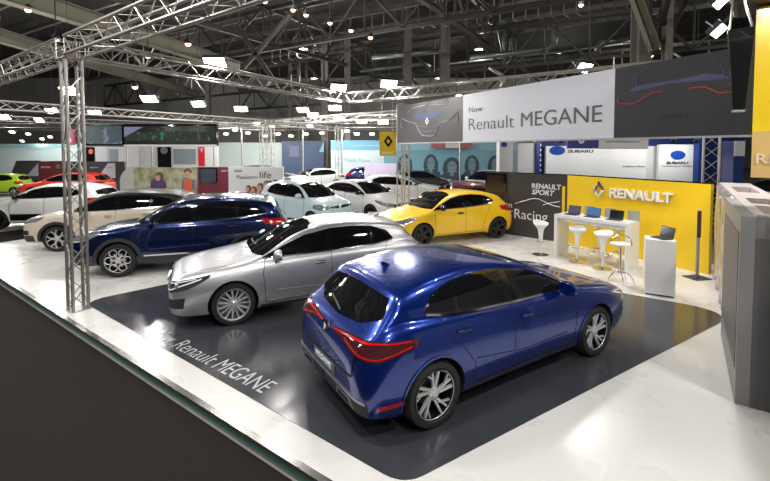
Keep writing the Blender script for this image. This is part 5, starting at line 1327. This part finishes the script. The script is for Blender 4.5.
# ---------------------------------------------------------------- lamps
Z_ = ZB+.42
def spot(u, v, z=None, Dp=None):
    return GY(u, v, Dp) if Dp else G(u, v, z)
PW = 1.0
near = [  # u, v, z, rz, w, label
 (215, 63, 4.62, 0, .50, 'bright flood lamp on the truss above the dark blue crossover'),
 (338.5, 88, 4.62, .3, .52, 'bright flood lamp at the far corner of the truss square'),
 (389, 84, 4.62, .2, .50, 'bright flood lamp above the yellow hanging sign'),
 (460, 97.5, 4.35, .4, .38, 'flood lamp just above the left part of the banner'),
 (584, 68, 4.75, .5, .50, 'bright flood lamp above the white banner section'),
 (719, 31, 4.75, .7, .42, 'bright flood lamp above the dark banner section, lower of two'),
 (721, 2, 5.3, .7, .42, 'flood lamp at the top right corner, upper of two')]
for u, v, z, rz_, w, lb in near: flood(spot(u, v, z), rz_, lb, w, w*.62, 200*PW, -.75)
mid = [(149, 99, 15.6), (198, 104, 18.5), (241, 109, 20), (69, 91, 13), (95, 113, 20), (52, 111, 20), (39, 120, 24), (4, 117, 22), (235, 130, 30), (257, 124, 26), (303, 110, 21), (313, 115, 22), (335, 108, 20), (362, 121, 24), (383, 122, 24), (310, 126, 26), (339, 119, 24),
       (278, 134, 34), (291, 136, 34), (306, 134, 34), (357, 134, 30), (372, 134, 30), (248, 133, 34), (272, 126, 28), (42, 139, 36), (50, 137, 34), (22, 141, 38), (226, 134, 34), (265, 136, 36), (322, 133, 33), (347, 131, 31), (28, 134, 32), (12, 132, 30)]
names_ = ['above the left screen', 'above the black screen middle', 'right of the black screen', 'seen through the lattice post', 'right of the lattice post', 'left of the lattice post, upper', 'left of the lattice post, lower', 'at the left edge']
for k, (u, v, Dp) in enumerate(mid):
    w = .62 if Dp < 26 else .40
    flood(spot(u, v, Dp=Dp), random.uniform(-.3, .3), ('far flood lamp '+names_[k]) if k < 8 else 'small far flood lamp on the distant trusses', w, w*.55, 380*PW, -.8, M['lampface'] if Dp < 22 else M['lampsmall'], None if k < 8 else 'far flood lamps on the distant trusses', True)
warm = [(28, 10), (56, 39.5), (188, 44), (148, 56), (135, 87), (265, 1.5), (293, 10), (306, 15), (330, 23), (351, 30.5), (370.5, 37.5), (581, 5)]
for k, (u, v) in enumerate(warm):
    Dp = 17+k*.3 if k < 5 else 21; p = GY(u, v, Dp); e = empty('roof_lamp', tuple(p))
    tag(e, 'small warm round lamp hanging under the roof' if k < 5 else 'small warm lamp in the slanting row under the roof', 'lamp', 'single warm roof lamps at the left' if k < 5 else 'warm roof lamps in a row')
    bm = bmesh.new(); lathe(bm, [(0, -.10), (.08, -.08), (.12, 0), (.08, .08), (0, .10)], 16); bobj('bulb', bm, M['warm'], e, True)
    bm = bmesh.new(); lathe(bm, [(.13, .0), (.15, .10), (.06, .22), (.02, .24), (.02, CZ-p.z-.8 if k < 5 else .8), (0, CZ-p.z-.8 if k < 5 else .8)], 16); bobj('shade', bm, M['plastic'], e, sharp=.6)
# unseen fill lamps added above the stage and behind the camera
k = 0
for s, w_, zz_ in ((.5, 1.2, 5.0), (4, 1.0, 5.0), (7.5, .8, 5.0), (2, 4.5, 5.2), (6, 4.5, 5.2)):
    pass
fill_lamps = [((-4.5, 5.0), 'left'), ((-1.5, 3.2), 'middle'), ((1.2, 1.0), 'near'), ((4.5, 2.6), 'right'), ((-8, 5.0), 'far left'), ((2.5, -1.5), 'rear'), ((5.9, 4.5), 'right edge'), ((-11, 8.6), 'outer left')]
for (x, y), nm in fill_lamps:
    e = flood((x, y, 5.4), random.uniform(-.6, .6), 'unseen fill lamp added above the stage, '+nm, .5, .32, 240*PW, .15, cable=True)
for x in (-22, -8, 6, 20):  # rows of bay lamps added as general fill for the hall
    for y in (6, 20, 34, 48):
        e = empty('fill_bay_lamp', (x+1.5*(y % 3), y, 10.6)); tag(e, 'round bay lamp added as fill under the hall roof', 'lamp', 'bay lamps added as hall fill')
        bm = bmesh.new(); lathe(bm, [(0, .5), (.12, .5), (.3, .1), (.36, 0), (.33, 0), (.1, .3), (0, .32)], 24); bobj('reflector', bm, M['galv'], e, sharp=.6)
        bm = bmesh.new(); lathe(bm, [(0, .25), (.08, .2), (.1, .1), (0, .02)], 12); bobj('bulb', bm, M['lampsmall'], e, True)
        pointlight(e, (0, 0, -.12), 1150*PW, .1); bm = bmesh.new(); tube(bm, (0, 0, .5), (0, 0, 2.4), .01, 6); bobj('cable', bm, M['steeldark'], e)
w = bpy.data.worlds.new('hall_ambient'); SC.world = w; w.use_nodes = True
w.node_tree.nodes['Background'].inputs[0].default_value = (.5, .5, .5, 1); w.node_tree.nodes['Background'].inputs[1].default_value = .0
SC.view_settings.view_transform = 'Standard'; SC.view_settings.look = 'None'; SC.view_settings.gamma = 1; SC.view_settings.use_curve_mapping = False
SC.view_settings.exposure = -.92
SC.cycles.max_bounces = 6
SC.cycles.sample_clamp_indirect = 4
